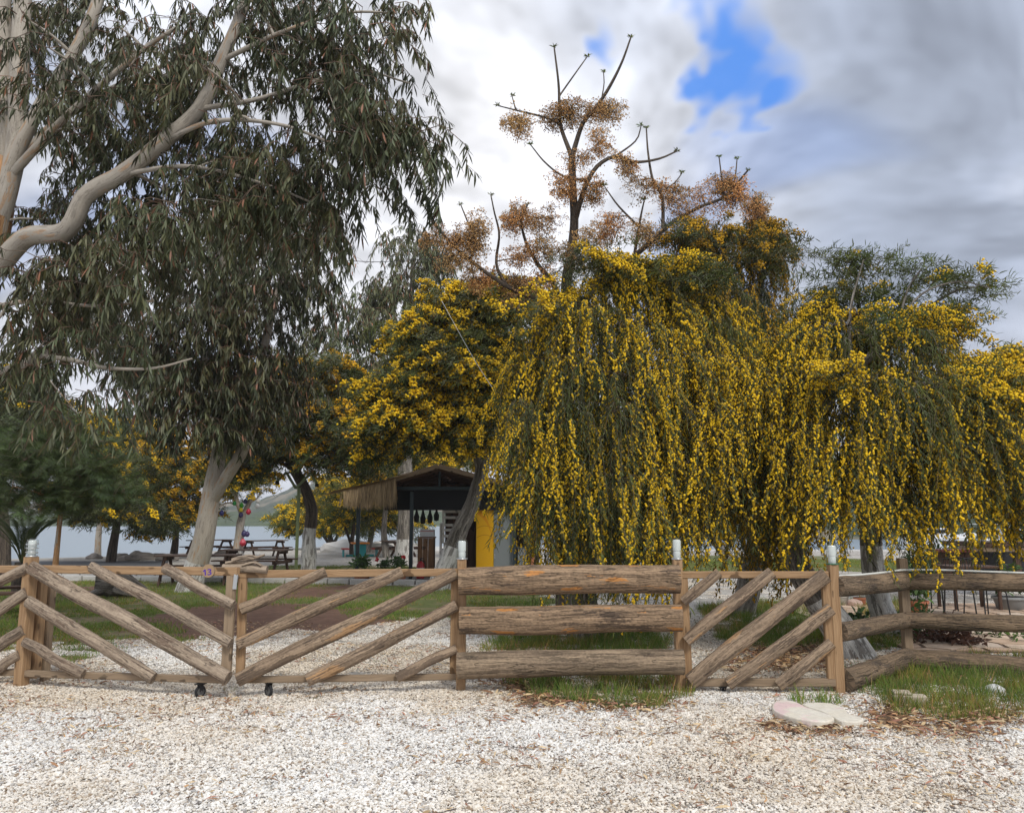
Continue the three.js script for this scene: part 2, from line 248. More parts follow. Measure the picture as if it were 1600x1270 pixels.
const leafyPolys = [[[800, 1084], [880, 1094], [960, 1100], [1050, 1098], [1085, 1106], [1010, 1120], [900, 1114], [800, 1098]], [[1195, 1122], [1350, 1136], [1360, 1150], [1290, 1152], [1200, 1140]], [[1340, 1088], [1440, 1112], [1560, 1112], [1900, 1104], [1900, 1136], [1500, 1150], [1390, 1148]], [[740, 1060], [860, 1062], [860, 1096], [780, 1086]], [[1150, 1010], [1300, 1000], [1310, 1050], [1140, 1050]]].map(poly);
const dustPolys = [[[-400, 900], [1500, 900], [1340, 1060], [1240, 1090], [1090, 1092], [900, 1105], [700, 1092], [500, 1108], [330, 1116], [150, 1108], [-400, 1125]]].map(poly);
const wob = (x, z, k, s) => [x + (fbm(x * 1.6, z * 1.6, 3, s) - 0.5) * k, z + (fbm(x * 1.6 + 7, z * 1.6, 3, s + 5) - 0.5) * k];
const anyIn = (list, x, z, k, s) => { let maybe = false; for (const P of list) if (x > P.x0 && x < P.x1 && z > P.z0 && z < P.z1) { maybe = true; break; } if (!maybe) return false; const [a, b] = wob(x, z, k, s); for (const P of list) if (inside(P, a, b)) return true; return false; };
const inLawn = (x, z) => anyIn(lawnPolys, x, z, 1.6, 3);
const isLawn = (x, z) => anyIn(lawnPolys, x, z, 1.6, 3) && fbm(x * 0.9, z * 0.9, 3, 61) > 0.3;
const isRough = (x, z) => anyIn(roughPolys, x, z, 0.5, 9);
const isSoil = (x, z) => anyIn(soilPolys, x, z, 1.5, 13);
const isLeafy = (x, z) => anyIn(leafyPolys, x, z, 0.35, 17);
{
  // ground colours laid out in metres: 68 x 56 m
  const TW = 1024, TH = 1024, X0 = -34, Z0 = 6, SX = 68, SZ = 56;
  const map = tex(TW, TH, (u, v) => {
    const x = X0 + u * SX, z = Z0 - v * SZ, n = hash(Math.round(u * TW), Math.round(v * TH), 3), big = fbm(x * 0.6, z * 0.6, 4, 71), mid = fbm(x * 2.2, z * 2.2, 3, 73);
    let c = mix3([0.36, 0.325, 0.275], [0.56, 0.535, 0.49], clamp(0.5 + (big - 0.5) * 1.1 + (mid - 0.5) * 0.7)); c = mul3(c, 0.62 + 0.62 * n);
    if (isSoil(x, z)) c = mul3(mix3([0.13, 0.065, 0.04], [0.20, 0.115, 0.075], mid), 0.75 + 0.5 * n);
    else if (inLawn(x, z) || isRough(x, z)) c = mul3(mix3([0.125, 0.15, 0.038], [0.22, 0.175, 0.09], smooth(0.4, 0.7, mid)), 0.7 + 0.5 * n);
    else if (isLeafy(x, z)) c = mul3([0.21, 0.135, 0.08], 0.6 + 0.7 * n);
    if (-z > 44) c = mul3([0.62, 0.6, 0.56], 0.8 + 0.3 * n);
    return c;
  });
  map.wrapS = map.wrapT = THREE.MirroredRepeatWrapping;
  const bump = tex(256, 256, (u, v) => { let best = 9; const gx = u * 24, gy = v * 24; for (let a = -1; a <= 1; a++) for (let b = -1; b <= 1; b++) { const ix = Math.floor(gx) + a, iy = Math.floor(gy) + b, d = Math.hypot(gx - ix - hash(mod(ix, 24), mod(iy, 24), 1), gy - iy - hash(mod(ix, 24), mod(iy, 24), 2)); best = Math.min(best, d); } return 1 - best; }, [SX / 0.55, SZ / 0.55], false);
  const pos = [], uv = [], idx = [], NX = 120, NZ = 110;
  for (let j = 0; j <= NZ; j++) for (let i = 0; i <= NX; i++) { const x = lerp(-120, 120, i / NX), z = lerp(25, -110, j / NZ); pos.push(x, groundY(x, z), z); uv.push((x - X0) / SX, (Z0 - z) / SZ); }
  for (let j = 0; j < NZ; j++) for (let i = 0; i < NX; i++) { const a = j * (NX + 1) + i, b = a + NX + 1; idx.push(a, a + 1, b, b, a + 1, b + 1); }
  structure('ground', build(pos, uv, idx), new THREE.MeshStandardMaterial({ map, bumpMap: bump, bumpScale: 0.012, roughness: 0.95 }));
}
{ // sea
  const w = tex(512, 512, (u, v) => 0.5 + 0.8 * (fbm(u * 14, v * 40, 4, 5, 14, 40) - 0.5), [60, 60], false);
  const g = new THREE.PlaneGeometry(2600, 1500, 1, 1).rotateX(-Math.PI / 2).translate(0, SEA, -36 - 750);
  structure('sea', g, new THREE.MeshPhysicalMaterial({ color: rgb(0.19, 0.25, 0.29), roughness: 0.3, bumpMap: w, bumpScale: 0.012, ior: 1.33 }));  // base colour lightened to stand in for sky reflection the surface lacks
}
{ // the far shore: a low wooded belt, hills behind it, and a nearer spit on the right
  const land = tex(512, 256, (u, v) => { const n = fbm(u * 40, v * 20, 4, 9, 40, 20), m = fbm(u * 8, v * 5, 3, 19, 8, 5); return mul3(mix3([0.045, 0.062, 0.03], [0.20, 0.165, 0.115], smooth(0.45, 0.65, m * 0.6 + n * 0.4)), 0.6 + 0.8 * n); }, [1, 1]);
  const woods = tex(512, 128, (u, v) => mul3(mix3([0.035, 0.06, 0.022], [0.08, 0.105, 0.04], fbm(u * 60, v * 20, 3, 29, 60, 20)), 0.6 + 0.8 * hash(Math.floor(u * 512), Math.floor(v * 128), 4)), [1, 1]);
  const ridge = (name, x0, x1, d0, d1, h, seed, m, rough) => {
    const NX = 220, NZ = 26, pos = [], uv = [], idx = [];
    for (let j = 0; j <= NZ; j++) for (let i = 0; i <= NX; i++) {
      const x = lerp(x0, x1, i / NX), t = j / NZ, z = -lerp(d0, d1, t), y = SEA - 0.4 + h(x, t) * (0.75 + 0.5 * fbm(x * 0.02, t * 3, 4, seed)) * smooth(0, 0.55, t) + rough * (fbm(x * 0.35, t * 20, 3, seed + 3) - 0.2) * smooth(0, 0.06, t);
      pos.push(x, y, z); uv.push(x / 160, t * 1.2);
    }
    for (let j = 0; j < NZ; j++) for (let i = 0; i < NX; i++) { const a = j * (NX + 1) + i, b = a + NX + 1; idx.push(a, a + 1, b, b, a + 1, b + 1); }
    structure(name, build(pos, uv, idx), m);
  };
  const woodMat = new THREE.MeshStandardMaterial({ map: woods, roughness: 1 }), landMat = new THREE.MeshStandardMaterial({ map: land, roughness: 1 });
  ridge('wooded_shore', -420, 420, 345, 430, (x) => 3 + 2.2 * smooth(-230, -100, x), 3, woodMat, 4);
  ridge('hill', -560, 560, 430, 900, (x) => 14 + 20 * smooth(-210, -140, x) * smooth(40, -60, x), 5, landMat, 9);
  ridge('headland', 18, 260, 84, 170, (x) => 4 + 4 * smooth(20, 60, x), 7, landMat, 1.2);
}
// ---------------------------------------------------------------- gravel, grass, litter
const inView = (x, z, m = 0.6) => { const d = -z; return d > 3.6 && Math.abs(x) < d * 0.64 + m; };
const mtx = (p, yaw, s, tx = 0, tz = 0, sy = 1) => new THREE.Matrix4().compose(p, new THREE.Quaternion().setFromEuler(new THREE.Euler(tx, yaw, tz, 'YXZ')), V(s, s * sy, s));
{
  const R = rng(11), tone = (r) => r < 0.58 ? [0.86, 0.845, 0.81] : r < 0.73 ? [0.72, 0.68, 0.61] : r < 0.83 ? [0.52, 0.46, 0.385] : r < 0.92 ? [0.50, 0.49, 0.48] : r < 0.975 ? [0.36, 0.28, 0.21] : [0.20, 0.18, 0.17];
  const variants = [];
  for (let k = 0; k < 10; k++) {
    const b = new Bag();
    for (let i = 0; i < 300; i++) {
      const a = R() * 6.283, q = 0.17 * Math.sqrt(R()), r = 0.0042 + 0.0058 * R() * R() + (R() < 0.05 ? 0.004 : 0), c = mul3(tone(R()), 0.85 + 0.25 * R()), s = b.p.length;
      b.ball(V(0, 0, 0), r, c, R);
      const ya = R() * 6.283, fx = 0.85 + R() * 0.8, fy = 0.5 + R() * 0.4, tilt = (R() - 0.5) * 1.2, cy = Math.cos(ya), sy = Math.sin(ya), ct = Math.cos(tilt), st = Math.sin(tilt), y0 = r * (0.2 + R() * 0.75);
      for (let j = s; j < b.p.length; j += 3) { const x = b.p[j] * fx, y = b.p[j + 1] * fy, z = b.p[j + 2], x1 = x * ct - y * st, y1 = x * st + y * ct; b.p[j] = x1 * cy - z * sy + Math.cos(a) * q; b.p[j + 1] = y1 + y0; b.p[j + 2] = x1 * sy + z * cy + Math.sin(a) * q; }
    }
    const g = b.done().toNonIndexed(); g.computeVertexNormals(); variants.push(g);
  }
  const mats = variants.map(() => []), cols = variants.map(() => []);
  const lay = (d0, d1, step, chance) => { for (let d = d0; d < d1; d += step) for (let x = -0.66 * d - 1.8; x < 0.66 * d + 1.8; x += step) {
    const px = x + (R() - 0.5) * step, pz = -d + (R() - 0.5) * step;
    const tint0 = fbm(px * 0.8, pz * 0.8, 3, 87);
    if (R() > chance || ((inLawn(px, pz) || isSoil(px, pz))) || (isRough(px, pz) && R() < 0.85) || (isLeafy(px, pz) && R() < 0.75)) continue;
    const k = Math.floor(R() * variants.length), dusty = anyIn(dustPolys, px, pz, 1.3, 19), warm = clamp((dusty ? 0.6 : 0.08) + (tint0 - 0.5) * 2.4), v = 0.92 + 0.16 * R();
    mats[k].push(mtx(V(px, 0.001 + R() * 0.004, pz), R() * 6.283, 0.9 + R() * 0.35)); cols[k].push(rgb(v * lerp(1, 0.88, warm), v * lerp(1, 0.80, warm), v * lerp(1.0, 0.69, warm)));
  } };
  lay(4.0, 8.4, 0.155, 1); lay(8.4, 14, 0.22, 0.9); lay(14, 22, 0.4, 0.7);
  const gm = new THREE.MeshStandardMaterial({ vertexColors: true, roughness: 0.85 });
  const gravel = new THREE.Group(); gravel.name = 'gravel'; gravel.userData.kind = 'stuff'; gravel.userData.label = 'white and beige gravel chips spread over the yard'; scene.add(gravel);
  variants.forEach((g, k) => copies('gravel_chips', g, gm, mats[k], cols[k], gravel));
}
function tuft(R, n, h, w, spread, cols, lean = 0.6) { const b = new Bag(); for (let i = 0; i < n; i++) { const a = R() * 6.283, q = spread * Math.sqrt(R()), d = V((R() - 0.5) * lean, 1, (R() - 0.5) * lean), c = cols[Math.floor(R() * cols.length)]; b.leaf(V(Math.cos(a) * q, -0.003, Math.sin(a) * q), d, V(Math.cos(R() * 6.283), 0, Math.sin(R() * 6.283)), h * (0.5 + R() * 0.8), w * (0.7 + R() * 0.6), R() * 0.9, (R() - 0.5) * 0.5, c); } return b.done(); }
const leafy = new THREE.MeshPhysicalMaterial({ vertexColors: true, roughness: 1, transmission: 0.3, side: THREE.DoubleSide });
const leathery = new THREE.MeshStandardMaterial({ vertexColors: true, roughness: 0.55, side: THREE.DoubleSide });
{
  const R = rng(23), green = [[0.14, 0.24, 0.022], [0.18, 0.28, 0.03], [0.09, 0.17, 0.018], [0.12, 0.21, 0.025], [0.22, 0.25, 0.05], [0.32, 0.26, 0.11]];
  const low = [0, 1, 2, 3].map(() => tuft(R, 30, 0.05, 0.005, 0.13, green, 1.2)), tall = [0, 1, 2, 3].map(() => tuft(R, 34, 0.17, 0.006, 0.10, green, 1.0));
  const lm = low.map(() => []), lc = low.map(() => []), tm = tall.map(() => []), tc = tall.map(() => []);
  for (let d = 5; d < 34; d += d < 16 ? 0.12 : 0.2) for (let x = -0.66 * d - 1.6; x < 0.66 * d + 1.6; x += d < 16 ? 0.12 : 0.2) {
    const px = x + (R() - 0.5) * 0.16, pz = -d + (R() - 0.5) * 0.16, k = Math.floor(R() * 4), bald = fbm(px * 1.3, pz * 1.3, 3, 99), y = 0.75 + 0.5 * R(), warm = smooth(0.45, 0.7, bald), c = rgb(y * (1 + 0.5 * warm), y, y * 0.9);
    if (isSoil(px, pz)) { if (R() < 0.9) continue; }
    if (isRough(px, pz)) { if (bald > 0.7) continue; const front = d < 8.6; tm[k].push(mtx(V(px, 0, pz), R() * 6.283, (front ? 0.72 : 0.7) * (0.5 + 0.9 * R()))); tc[k].push(c); }
    else if (isLawn(px, pz) && bald < 0.64) { lm[k].push(mtx(V(px, 0, pz), R() * 6.283, 0.9 + 0.7 * R())); lc[k].push(c); }
    else if (d < 13 && R() < 0.004) { lm[k].push(mtx(V(px, 0, pz), R() * 6.283, 0.7)); lc[k].push(c); }
  }
  const lawn = new THREE.Group(); lawn.name = 'lawn_grass'; lawn.userData.kind = 'stuff'; lawn.userData.label = 'short green lawn grass behind the gates'; scene.add(lawn);
  low.forEach((g, k) => copies('grass_blades', g, leafy, lm[k], lc[k], lawn));
  const rough = new THREE.Group(); rough.name = 'rough_grass'; rough.userData.kind = 'stuff'; rough.userData.label = 'longer green grass growing along the foot of the log fences'; scene.add(rough);
  tall.forEach((g, k) => copies('grass_blades', g, leafy, tm[k], tc[k], rough));
}
{ // fallen eucalyptus leaves and twigs
  const R = rng(31), brown = [[0.44, 0.26, 0.12], [0.30, 0.16, 0.08], [0.52, 0.38, 0.21], [0.36, 0.17, 0.11], [0.56, 0.43, 0.26], [0.20, 0.11, 0.06]], vs = [];
  for (let k = 0; k < 8; k++) { const b = new Bag(); b.leaf(V(-0.04, 0.006, 0), V(1, 0.25, 0), V(0, 0.25, 1), 0.055 + R() * 0.06, 0.011 + R() * 0.009, 0.8, (R() - 0.5) * 1.2, [1, 1, 1], 4); vs.push(b.done()); }
  const ms = vs.map(() => []), cs = vs.map(() => []);
  const add = (x, z, s, y = 0.013) => { const k = Math.floor(R() * 8), c = brown[Math.floor(R() * 6)], f = 0.7 + 0.6 * R(); ms[k].push(mtx(V(x, y + R() * 0.008, z), R() * 6.283, s, (R() - 0.5) * 1.5, (R() - 0.5) * 0.9)); cs[k].push(rgb(c[0] * f, c[1] * f, c[2] * f)); };
  for (let i = 0; i < 42000; i++) { const d = 4.1 + Math.pow(R(), 0.8) * 9, x = (R() - 0.5) * (1.32 * d + 3), z = -d, dens = fbm(x * 1.1, z * 2.2, 4, 41); if (dens < 0.38 + 0.24 * R() || isLawn(x, z) && R() < 0.8) continue; add(x, z, 0.4 + 0.7 * R() * R()); }
  for (const P of leafyPolys) { const area = (P.x1 - P.x0 - 2) * (P.z1 - P.z0 - 2); for (let i = 0; i < 3000 * area; i++) { const x = lerp(P.x0, P.x1, R()), z = lerp(P.z0, P.z1, R()); if (isLeafy(x, z)) add(x + (R() + R() + R() - 1.5) * 0.22, z + (R() + R() + R() - 1.5) * 0.22, 0.55 + 0.7 * R(), 0.014); } }
  const litter = new THREE.Group(); litter.name = 'fallen_leaves'; litter.userData.kind = 'stuff'; litter.userData.label = 'dry brown leaves scattered over the gravel'; scene.add(litter);
  vs.forEach((g, k) => copies('dry_leaves', g, new THREE.MeshStandardMaterial({ vertexColors: true, roughness: 0.8, side: THREE.DoubleSide }), ms[k], cs[k], litter));
  const tw = [], tmats = [], tcols = [];
  for (let k = 0; k < 6; k++) { const b = new Bag(), L = 0.10 + R() * 0.16, pts = [0, 1, 2, 3, 4].map((i) => V((i / 4 - 0.5) * L, 0.008 + R() * 0.006, (R() - 0.5) * 0.035)); b.tube(pts, 0.002 + R() * 0.0012, 0.001, [1, 1, 1]); if (R() < 0.6) b.tube([pts[2], pts[2].clone().add(V(0.03, 0.01, 0.035))], 0.002, 0.001, [1, 1, 1]); tw.push(b.done()); tmats.push([]); tcols.push([]); }
  for (let i = 0; i < 900; i++) { const d = 4.2 + R() * 6, x = (R() - 0.5) * 1.3 * d, z = -d; if (fbm(x * 1.1, z * 2.2, 4, 41) < 0.47 + 0.2 * R()) continue; const k = i % 6, f = 0.5 + R(); tmats[k].push(mtx(V(x, 0.009, z), R() * 6.283, 0.4 + R() * 0.7)); tcols[k].push(rgb(0.13 * f, 0.075 * f, 0.055 * f)); }
  const twigs = new THREE.Group(); twigs.name = 'fallen_twigs'; twigs.userData.kind = 'stuff'; twigs.userData.label = 'thin dark twigs lying on the gravel'; scene.add(twigs);
  tw.forEach((g, k) => copies('twig_bits', g, new THREE.MeshStandardMaterial({ vertexColors: true, roughness: 0.9 }), tmats[k], tcols[k], twigs));
}
// ---------------------------------------------------------------- gates and fences
const across = (x0, d0, x1, d1) => (px) => lerp(d0, d1, (px - x0) / (x1 - x0));
let logSeed = 100;
function braceLog(parent, depth, a, b, r, mat, lift) { // a, b: photograph pixels of the log's ends; it is nailed on the near face of its frame
  const A = at(a[0], a[1], depth(a[0]) - lift), B = at(b[0], b[1], depth(b[0]) - lift), ax = B.clone().sub(A).normalize(), R = rng(logSeed), mid = A.clone().lerp(B, 0.5).add(V((R() - 0.5) * 0.012, (R() - 0.5) * 0.03, 0)), m2 = A.clone().lerp(B, 0.25).add(V(0, (R() - 0.5) * 0.024, 0));
  A.addScaledVector(ax, -0.015); B.addScaledVector(ax, 0.015);
  return put('brace_log', limb([A, m2, mid, B], [r * 0.95, r * 1.06, r, r * 0.93], { knotty: 0.2, round: 18, step: 0.03, caps: true, seed: logSeed += 13, u0: logSeed * 0.137, v0: logSeed * 0.31, flat: 0.8, up: V(0, 0, 1) }), mat, parent, true);
}
const rail = (name, parent, depth, a, b, wide, high, mat = M.timber) => put(name, bar(at(a[0], a[1], depth(a[0])), at(b[0], b[1], depth(b[0])), wide, high, { u0: logSeed += 0.71, v0: logSeed * 0.3 }), mat, parent, true);
const upright = (name, parent, p, y0, y1, w, t, mat = M.timber, turn = 0) => put(name, bar(V(p.x, y0, p.z), V(p.x, y1, p.z), w, t, { side: V(Math.cos(turn), 0, Math.sin(turn)), u0: logSeed += 0.43, v0: logSeed * 0.77 }), mat, parent, true);
function caster(parent, px, topPy, depth, turn) {
  const top = at(px, topPy, depth), y1 = top.y, c = new THREE.Group(); c.name = 'caster'; c.position.set(top.x - parent.position.x, -parent.position.y, top.z - parent.position.z); c.rotation.y = turn; parent.add(c);
  const r = Math.min(0.06, (y1 - 0.012) / 2);
  const t = put('tyre', new THREE.TorusGeometry(r - 0.014, 0.0135, 10, 24).translate(0, r, 0), M.rubber, c); t.rotation.y = 0;
  put('rim', [new THREE.CylinderGeometry(r - 0.014, r - 0.014, 0.022, 20).rotateX(Math.PI / 2).translate(0, r, 0), new THREE.CylinderGeometry(0.008, 0.008, 0.05, 10).rotateX(Math.PI / 2).translate(0, r, 0)], std(0.12, 0.12, 0.12, 0.5), c);
  put('fork', [box(0.036, y1 - r, 0.005, 0, (y1 + r) / 2, 0.022), box(0.036, y1 - r, 0.005, 0, (y1 + r) / 2, -0.022), box(0.05, 0.008, 0.06, 0, Math.max(2 * r + 0.006, y1 - 0.008), 0), box(0.09, 0.006, 0.07, 0, y1 + 0.001, 0)], M.black, c);
}
const postAt = { a: onGround(32, 1072), b: onGround(720, 1079), c: onGround(1064, 1080), d: onGround(1312, 1083), e: onGround(1421, 1046) };
const topOf = (px, py, p) => at(px, py, -p.z).y;
{ // left-hand post of the double gate, two timbers side by side
  const p = postAt.a, t = thing('gate_post', 'tan square timber post at left end of the double gate', 'post', p);
  upright('post_timber', t, V(p.x, 0, p.z), 0, topOf(51, 870, p), 0.1, 0.1, M.timber, 0.35);
  upright('stiffener', t, V(p.x + 0.045, 0, p.z - 0.115), 0.06, topOf(60, 900, p), 0.12, 0.075, M.timber, 0.35);
  upright('stiffener', t, V(p.x + 0.11, 0, p.z - 0.2), 0.0, topOf(60, 905, p), 0.06, 0.07, M.timberGrey, 0.35);
}
const depthL = across(40, 8.02, 360, 7.42), depthR = across(372, 7.5, 716, 7.82), depthP = across(1066, 7.78, 1302, 7.7);
{
  const t = thing('double_gate_leaf', 'left leaf of the double wooden gate, braces sloping down to the right', 'gate', V(at(200, 1064, 7.8).x, 0, -7.8), 'leaves of the double gate');
  const z = (f) => (px) => depthL(px) + f;
  rail('top_rail', t, z(0), [54, 889], [372, 893], 0.05, 0.075); rail('bottom_rail', t, z(0), [40, 1052], [354, 1062], 0.05, 0.06, M.timberGrey);
  rail('stile', t, z(0), [362, 899], [352.5, 1057.5], 0.085, 0.05, M.timberGrey);
  for (const [a, b, r] of [[[50, 888], [354, 1058], 0.066], [[144, 886], [358, 1004], 0.052], [[258, 888], [362, 945], 0.05], [[45, 940], [238, 1059], 0.058], [[39, 1004], [128, 1053], 0.046]]) braceLog(t, depthL, a, b, r, M.drift, 0.07);
  put('hinge_plate', box(0.035, 0.13, 0.004, 0, 0, 0, 0.001).rotateZ(-0.06).translate(...at(367, 909, depthL(367) - 0.03).toArray()), M.zinc, t, true);
  caster(t, 313, 1068, depthL(313) + 0.01, 0.9);
}
{
  const t = thing('double_gate_leaf', 'right leaf of the double wooden gate, braces rising to the right', 'gate', V(at(540, 1064, 7.7).x, 0, -7.7), 'leaves of the double gate');
  rail('top_rail', t, depthR, [373, 897], [715, 894], 0.05, 0.07); rail('bottom_rail', t, depthR, [370, 1062], [715, 1057], 0.05, 0.058, M.timberGrey);
  rail('stile', t, depthR, [379, 903], [375, 1057], 0.075, 0.05); rail('stile', t, depthR, [711, 900], [709, 1052], 0.075, 0.05);
  for (const [a, b, r] of [[[378, 951], [506, 894], 0.05], [[374, 1006], [626, 894], 0.054], [[373, 1061], [711, 897], 0.062], [[482, 1061], [711, 947], 0.058], [[622, 1058], [711, 1015], 0.045]]) braceLog(t, depthR, a, b, r, M.drift2, 0.07);
  caster(t, 420, 1066, depthR(420) + 0.01, -0.7);
}
{ // painted wood slice hung on the left leaf's top rail
  const c = at(325, 892, depthL(325) - 0.055), t = thing('wood_slice', 'small round wood slice with purple number on the left gate rail', 'number plate', c);
  const face = document.createElement('canvas'); face.width = face.height = 128; const x = face.getContext('2d');
  x.fillStyle = '#a58a6c'; x.fillRect(0, 0, 128, 128); x.strokeStyle = '#8a7054'; x.lineWidth = 1.5; for (let r = 6; r < 64; r += 6) { x.beginPath(); x.arc(62, 66, r, 0, 7); x.stroke(); }
  x.fillStyle = '#43209a'; x.strokeStyle = '#43209a'; x.lineWidth = 3; x.font = 'bold 84px sans-serif'; x.save(); x.translate(56, 84); x.rotate(-0.12); x.textAlign = 'center'; x.fillText('13', 0, 22); x.restore();
  const ft = new THREE.CanvasTexture(face); ft.colorSpace = THREE.SRGBColorSpace;
  const disc = new THREE.CylinderGeometry(0.058, 0.058, 0.022, 26, 1).rotateX(Math.PI / 2);
  put('bark_ring', new THREE.CylinderGeometry(0.06, 0.06, 0.018, 26, 1).rotateX(Math.PI / 2).translate(0, 0, -0.004), M.drift, t); put('painted_face', new THREE.CircleGeometry(0.057, 26).translate(0, 0, 0.0065), new THREE.MeshStandardMaterial({ map: ft, roughness: 0.8 }), t); t.rotation.y = 0.05;
}
{ // bleached driftwood laid where the two leaves meet
  const d = depthR(380) - 0.02, R = rng(8), spec = [[[348, 890], [380, 888], [417, 891], 0.046], [[352, 880], [372, 878], [392, 881], 0.017], [[356, 879], [385, 876], [413, 867], 0.015], [[362, 875], [378, 871], [396, 873], 0.016], [[372, 882], [392, 876], [412, 885], 0.012], [[368, 874], [386, 868], [402, 870], 0.012], [[378, 883], [398, 879], [408, 884], 0.013]];
  spec.forEach(([a, b, c, r], i) => {
    const k = i === 0 ? 0 : ((i % 3) - 1) * 0.03, P = [a, b, c].map(([x, y]) => at(x, y, d + k)), m = put('driftwood_branch', limb([P[0], P[1].clone().add(V(0, 0, (R() - 0.5) * 0.02)), P[2]], [r, r * 0.9, r * 0.7], { knotty: 0.35, round: 12, step: 0.015, caps: true, seed: 40 + i, u0: i * 0.3, up: V(0, 0, 1) }), M.drift);
    tag(m, ['thick bleached driftwood log lying across the joint of the two gate leaves', 'short pale stick at the left of the driftwood heap on the gate', 'long pale stick rising to the right out of the driftwood heap', 'knobbly grey stick on top of the driftwood heap', 'arched thin stick in front of the driftwood heap', 'topmost thin stick of the driftwood heap on the gate', 'short curved stick low at the right of the driftwood heap'][i], 'driftwood', 'driftwood on the gate');
  });
}
const depthF = across(720, -postAt.b.z, 1064, -postAt.c.z);
{
  const t = thing('log_fence_panel', 'fence panel of three thick horizontal logs between two lamp posts', 'fence', V((postAt.b.x + postAt.c.x) / 2, 0, postAt.b.z));
  upright('post', t, postAt.b, 0, topOf(721, 874, postAt.b), 0.085, 0.085); upright('post', t, postAt.c, 0, topOf(1053, 874, postAt.c), 0.085, 0.085);
  for (const [a, b, r, m, k] of [[[717, 908], [1062, 905], 0.128, M.log, 1], [[718, 969], [1065, 965], 0.126, M.log, 2], [[714, 1040], [1068, 1034], 0.118, M.logOld, 3]]) {
    const A = at(a[0], a[1], depthF(a[0]) - 0.145), B = at(b[0], b[1], depthF(b[0]) - 0.145), q = A.clone().lerp(B, 0.35).add(V(0, k === 2 ? -0.012 : 0.006, 0)), s = A.clone().lerp(B, 0.7).add(V(0, 0.006, 0));
    put('log', limb([A, q, s, B], [r, r * 1.02, r * 0.97, r * 0.98], { knotty: 0.09, round: 26, step: 0.03, caps: true, seed: 300 + k * 7, u0: k * 0.21, v0: k * 0.6, flat: 0.78, up: V(0, 0, 1) }), m, t, true);
  }
}
{
  const t = thing('garden_gate', 'small single wooden gate with five diagonal log braces', 'gate', V(at(1186, 1060, 7.74).x, 0, -7.74));
  rail('top_rail', t, depthP, [1063, 898], [1294, 898], 0.05, 0.065); rail('bottom_rail', t, depthP, [1075, 1066], [1306, 1066], 0.05, 0.07, M.timberGrey);
  rail('stile', t, depthP, [1068.5, 904], [1076, 1060], 0.07, 0.05); rail('stile', t, depthP, [1290, 904], [1300, 1060], 0.08, 0.05);
  for (const [a, b, r] of [[[1069, 939], [1122, 896], 0.047], [[1074, 1000], [1205, 896], 0.057], [[1080, 1063], [1289, 900], 0.075], [[1140, 1068], [1297, 952], 0.06], [[1218, 1070], [1298, 1006], 0.056]]) braceLog(t, depthP, a, b, r, a[0] % 2 ? M.drift2 : M.drift2, 0.075);
  caster(t, 1130, 1073, depthP(1130), 1.2);
}
{
  const t = thing('corner_log_fence', 'log fence turning the corner beside the small gate, three logs high', 'fence', V(postAt.e.x, 0, postAt.e.z));
  upright('post', t, postAt.d, 0, topOf(1299, 882, postAt.d), 0.085, 0.085); upright('post', t, postAt.e, 0, topOf(1408, 872, postAt.e), 0.09, 0.09, M.timberGrey);
  const dE = -postAt.e.z, dD = -postAt.d.z, right = 8.3;
  upright('post', t, V(at(1870, 1000, right).x, 0, -right), 0, 1.05, 0.09, 0.09, M.timberGrey);
  const rows = [[[1306, 917], [1413, 909], [1880, 914], 0.098, 0.092], [[1313, 988], [1413, 969], [1880, 985], 0.088, 0.09], [[1320, 1064], [1420, 1028], [1880, 1066], 0.11, 0.105]];
  rows.forEach(([a, b, c, r, r2], i) => {
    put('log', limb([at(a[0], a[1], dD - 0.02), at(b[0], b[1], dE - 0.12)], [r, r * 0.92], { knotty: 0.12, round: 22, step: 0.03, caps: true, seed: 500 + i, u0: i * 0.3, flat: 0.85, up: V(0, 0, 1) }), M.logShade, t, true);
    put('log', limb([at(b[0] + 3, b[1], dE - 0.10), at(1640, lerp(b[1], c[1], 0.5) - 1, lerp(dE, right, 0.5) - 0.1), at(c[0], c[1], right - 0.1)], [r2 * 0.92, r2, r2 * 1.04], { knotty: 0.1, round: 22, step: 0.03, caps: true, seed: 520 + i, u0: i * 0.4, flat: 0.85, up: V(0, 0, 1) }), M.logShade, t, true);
  });
  const cab = [[1305, 900.5, dD - 0.03], [1345, 898, lerp(dD, dE - 0.12, 0.35)], [1385, 894, lerp(dD, dE - 0.12, 0.75)], [1413, 890.5, dE - 0.1], [1470, 890.5, 8.98 - 0.1], [1540, 893, 8.82 - 0.1], [1640, 896, 8.65 - 0.1], [1880, 899, right - 0.1]].map((q) => at(...q));
  tag(put('cable', limb(cab, [0.011, 0.011], { round: 8, step: 0.04 }), std(0.72, 0.74, 0.70, 0.5)), 'white hose-like cable laid along the top log of the corner fence', 'cable');
}
{ // end of the next fence, cut by the left edge of the picture
  const dz = across(-160, 8.3, 30, 8.06), t = thing('neighbouring_gate', 'wooden gate leaf cut off by the left edge, braces rising to the right', 'gate', V(at(-70, 1060, 8.2).x, 0, -8.2));
  rail('top_rail', t, dz, [-165, 890], [44, 889], 0.05, 0.07); rail('bottom_rail', t, dz, [-170, 1056], [28, 1050], 0.05, 0.06, M.timberGrey);
  upright('stile', t, V(at(-165, 1000, 8.3).x, 0, -8.3), 0.0, 1.12, 0.08, 0.06);
  for (const [a, b, r] of [[[-150, 985], [42, 887], 0.055], [[-155, 1050], [39, 927], 0.058], [[-60, 1050], [34, 985], 0.055], [[-10, 1050], [28, 1024], 0.05]]) braceLog(t, dz, a, b, r, M.drift, 0.07);
}
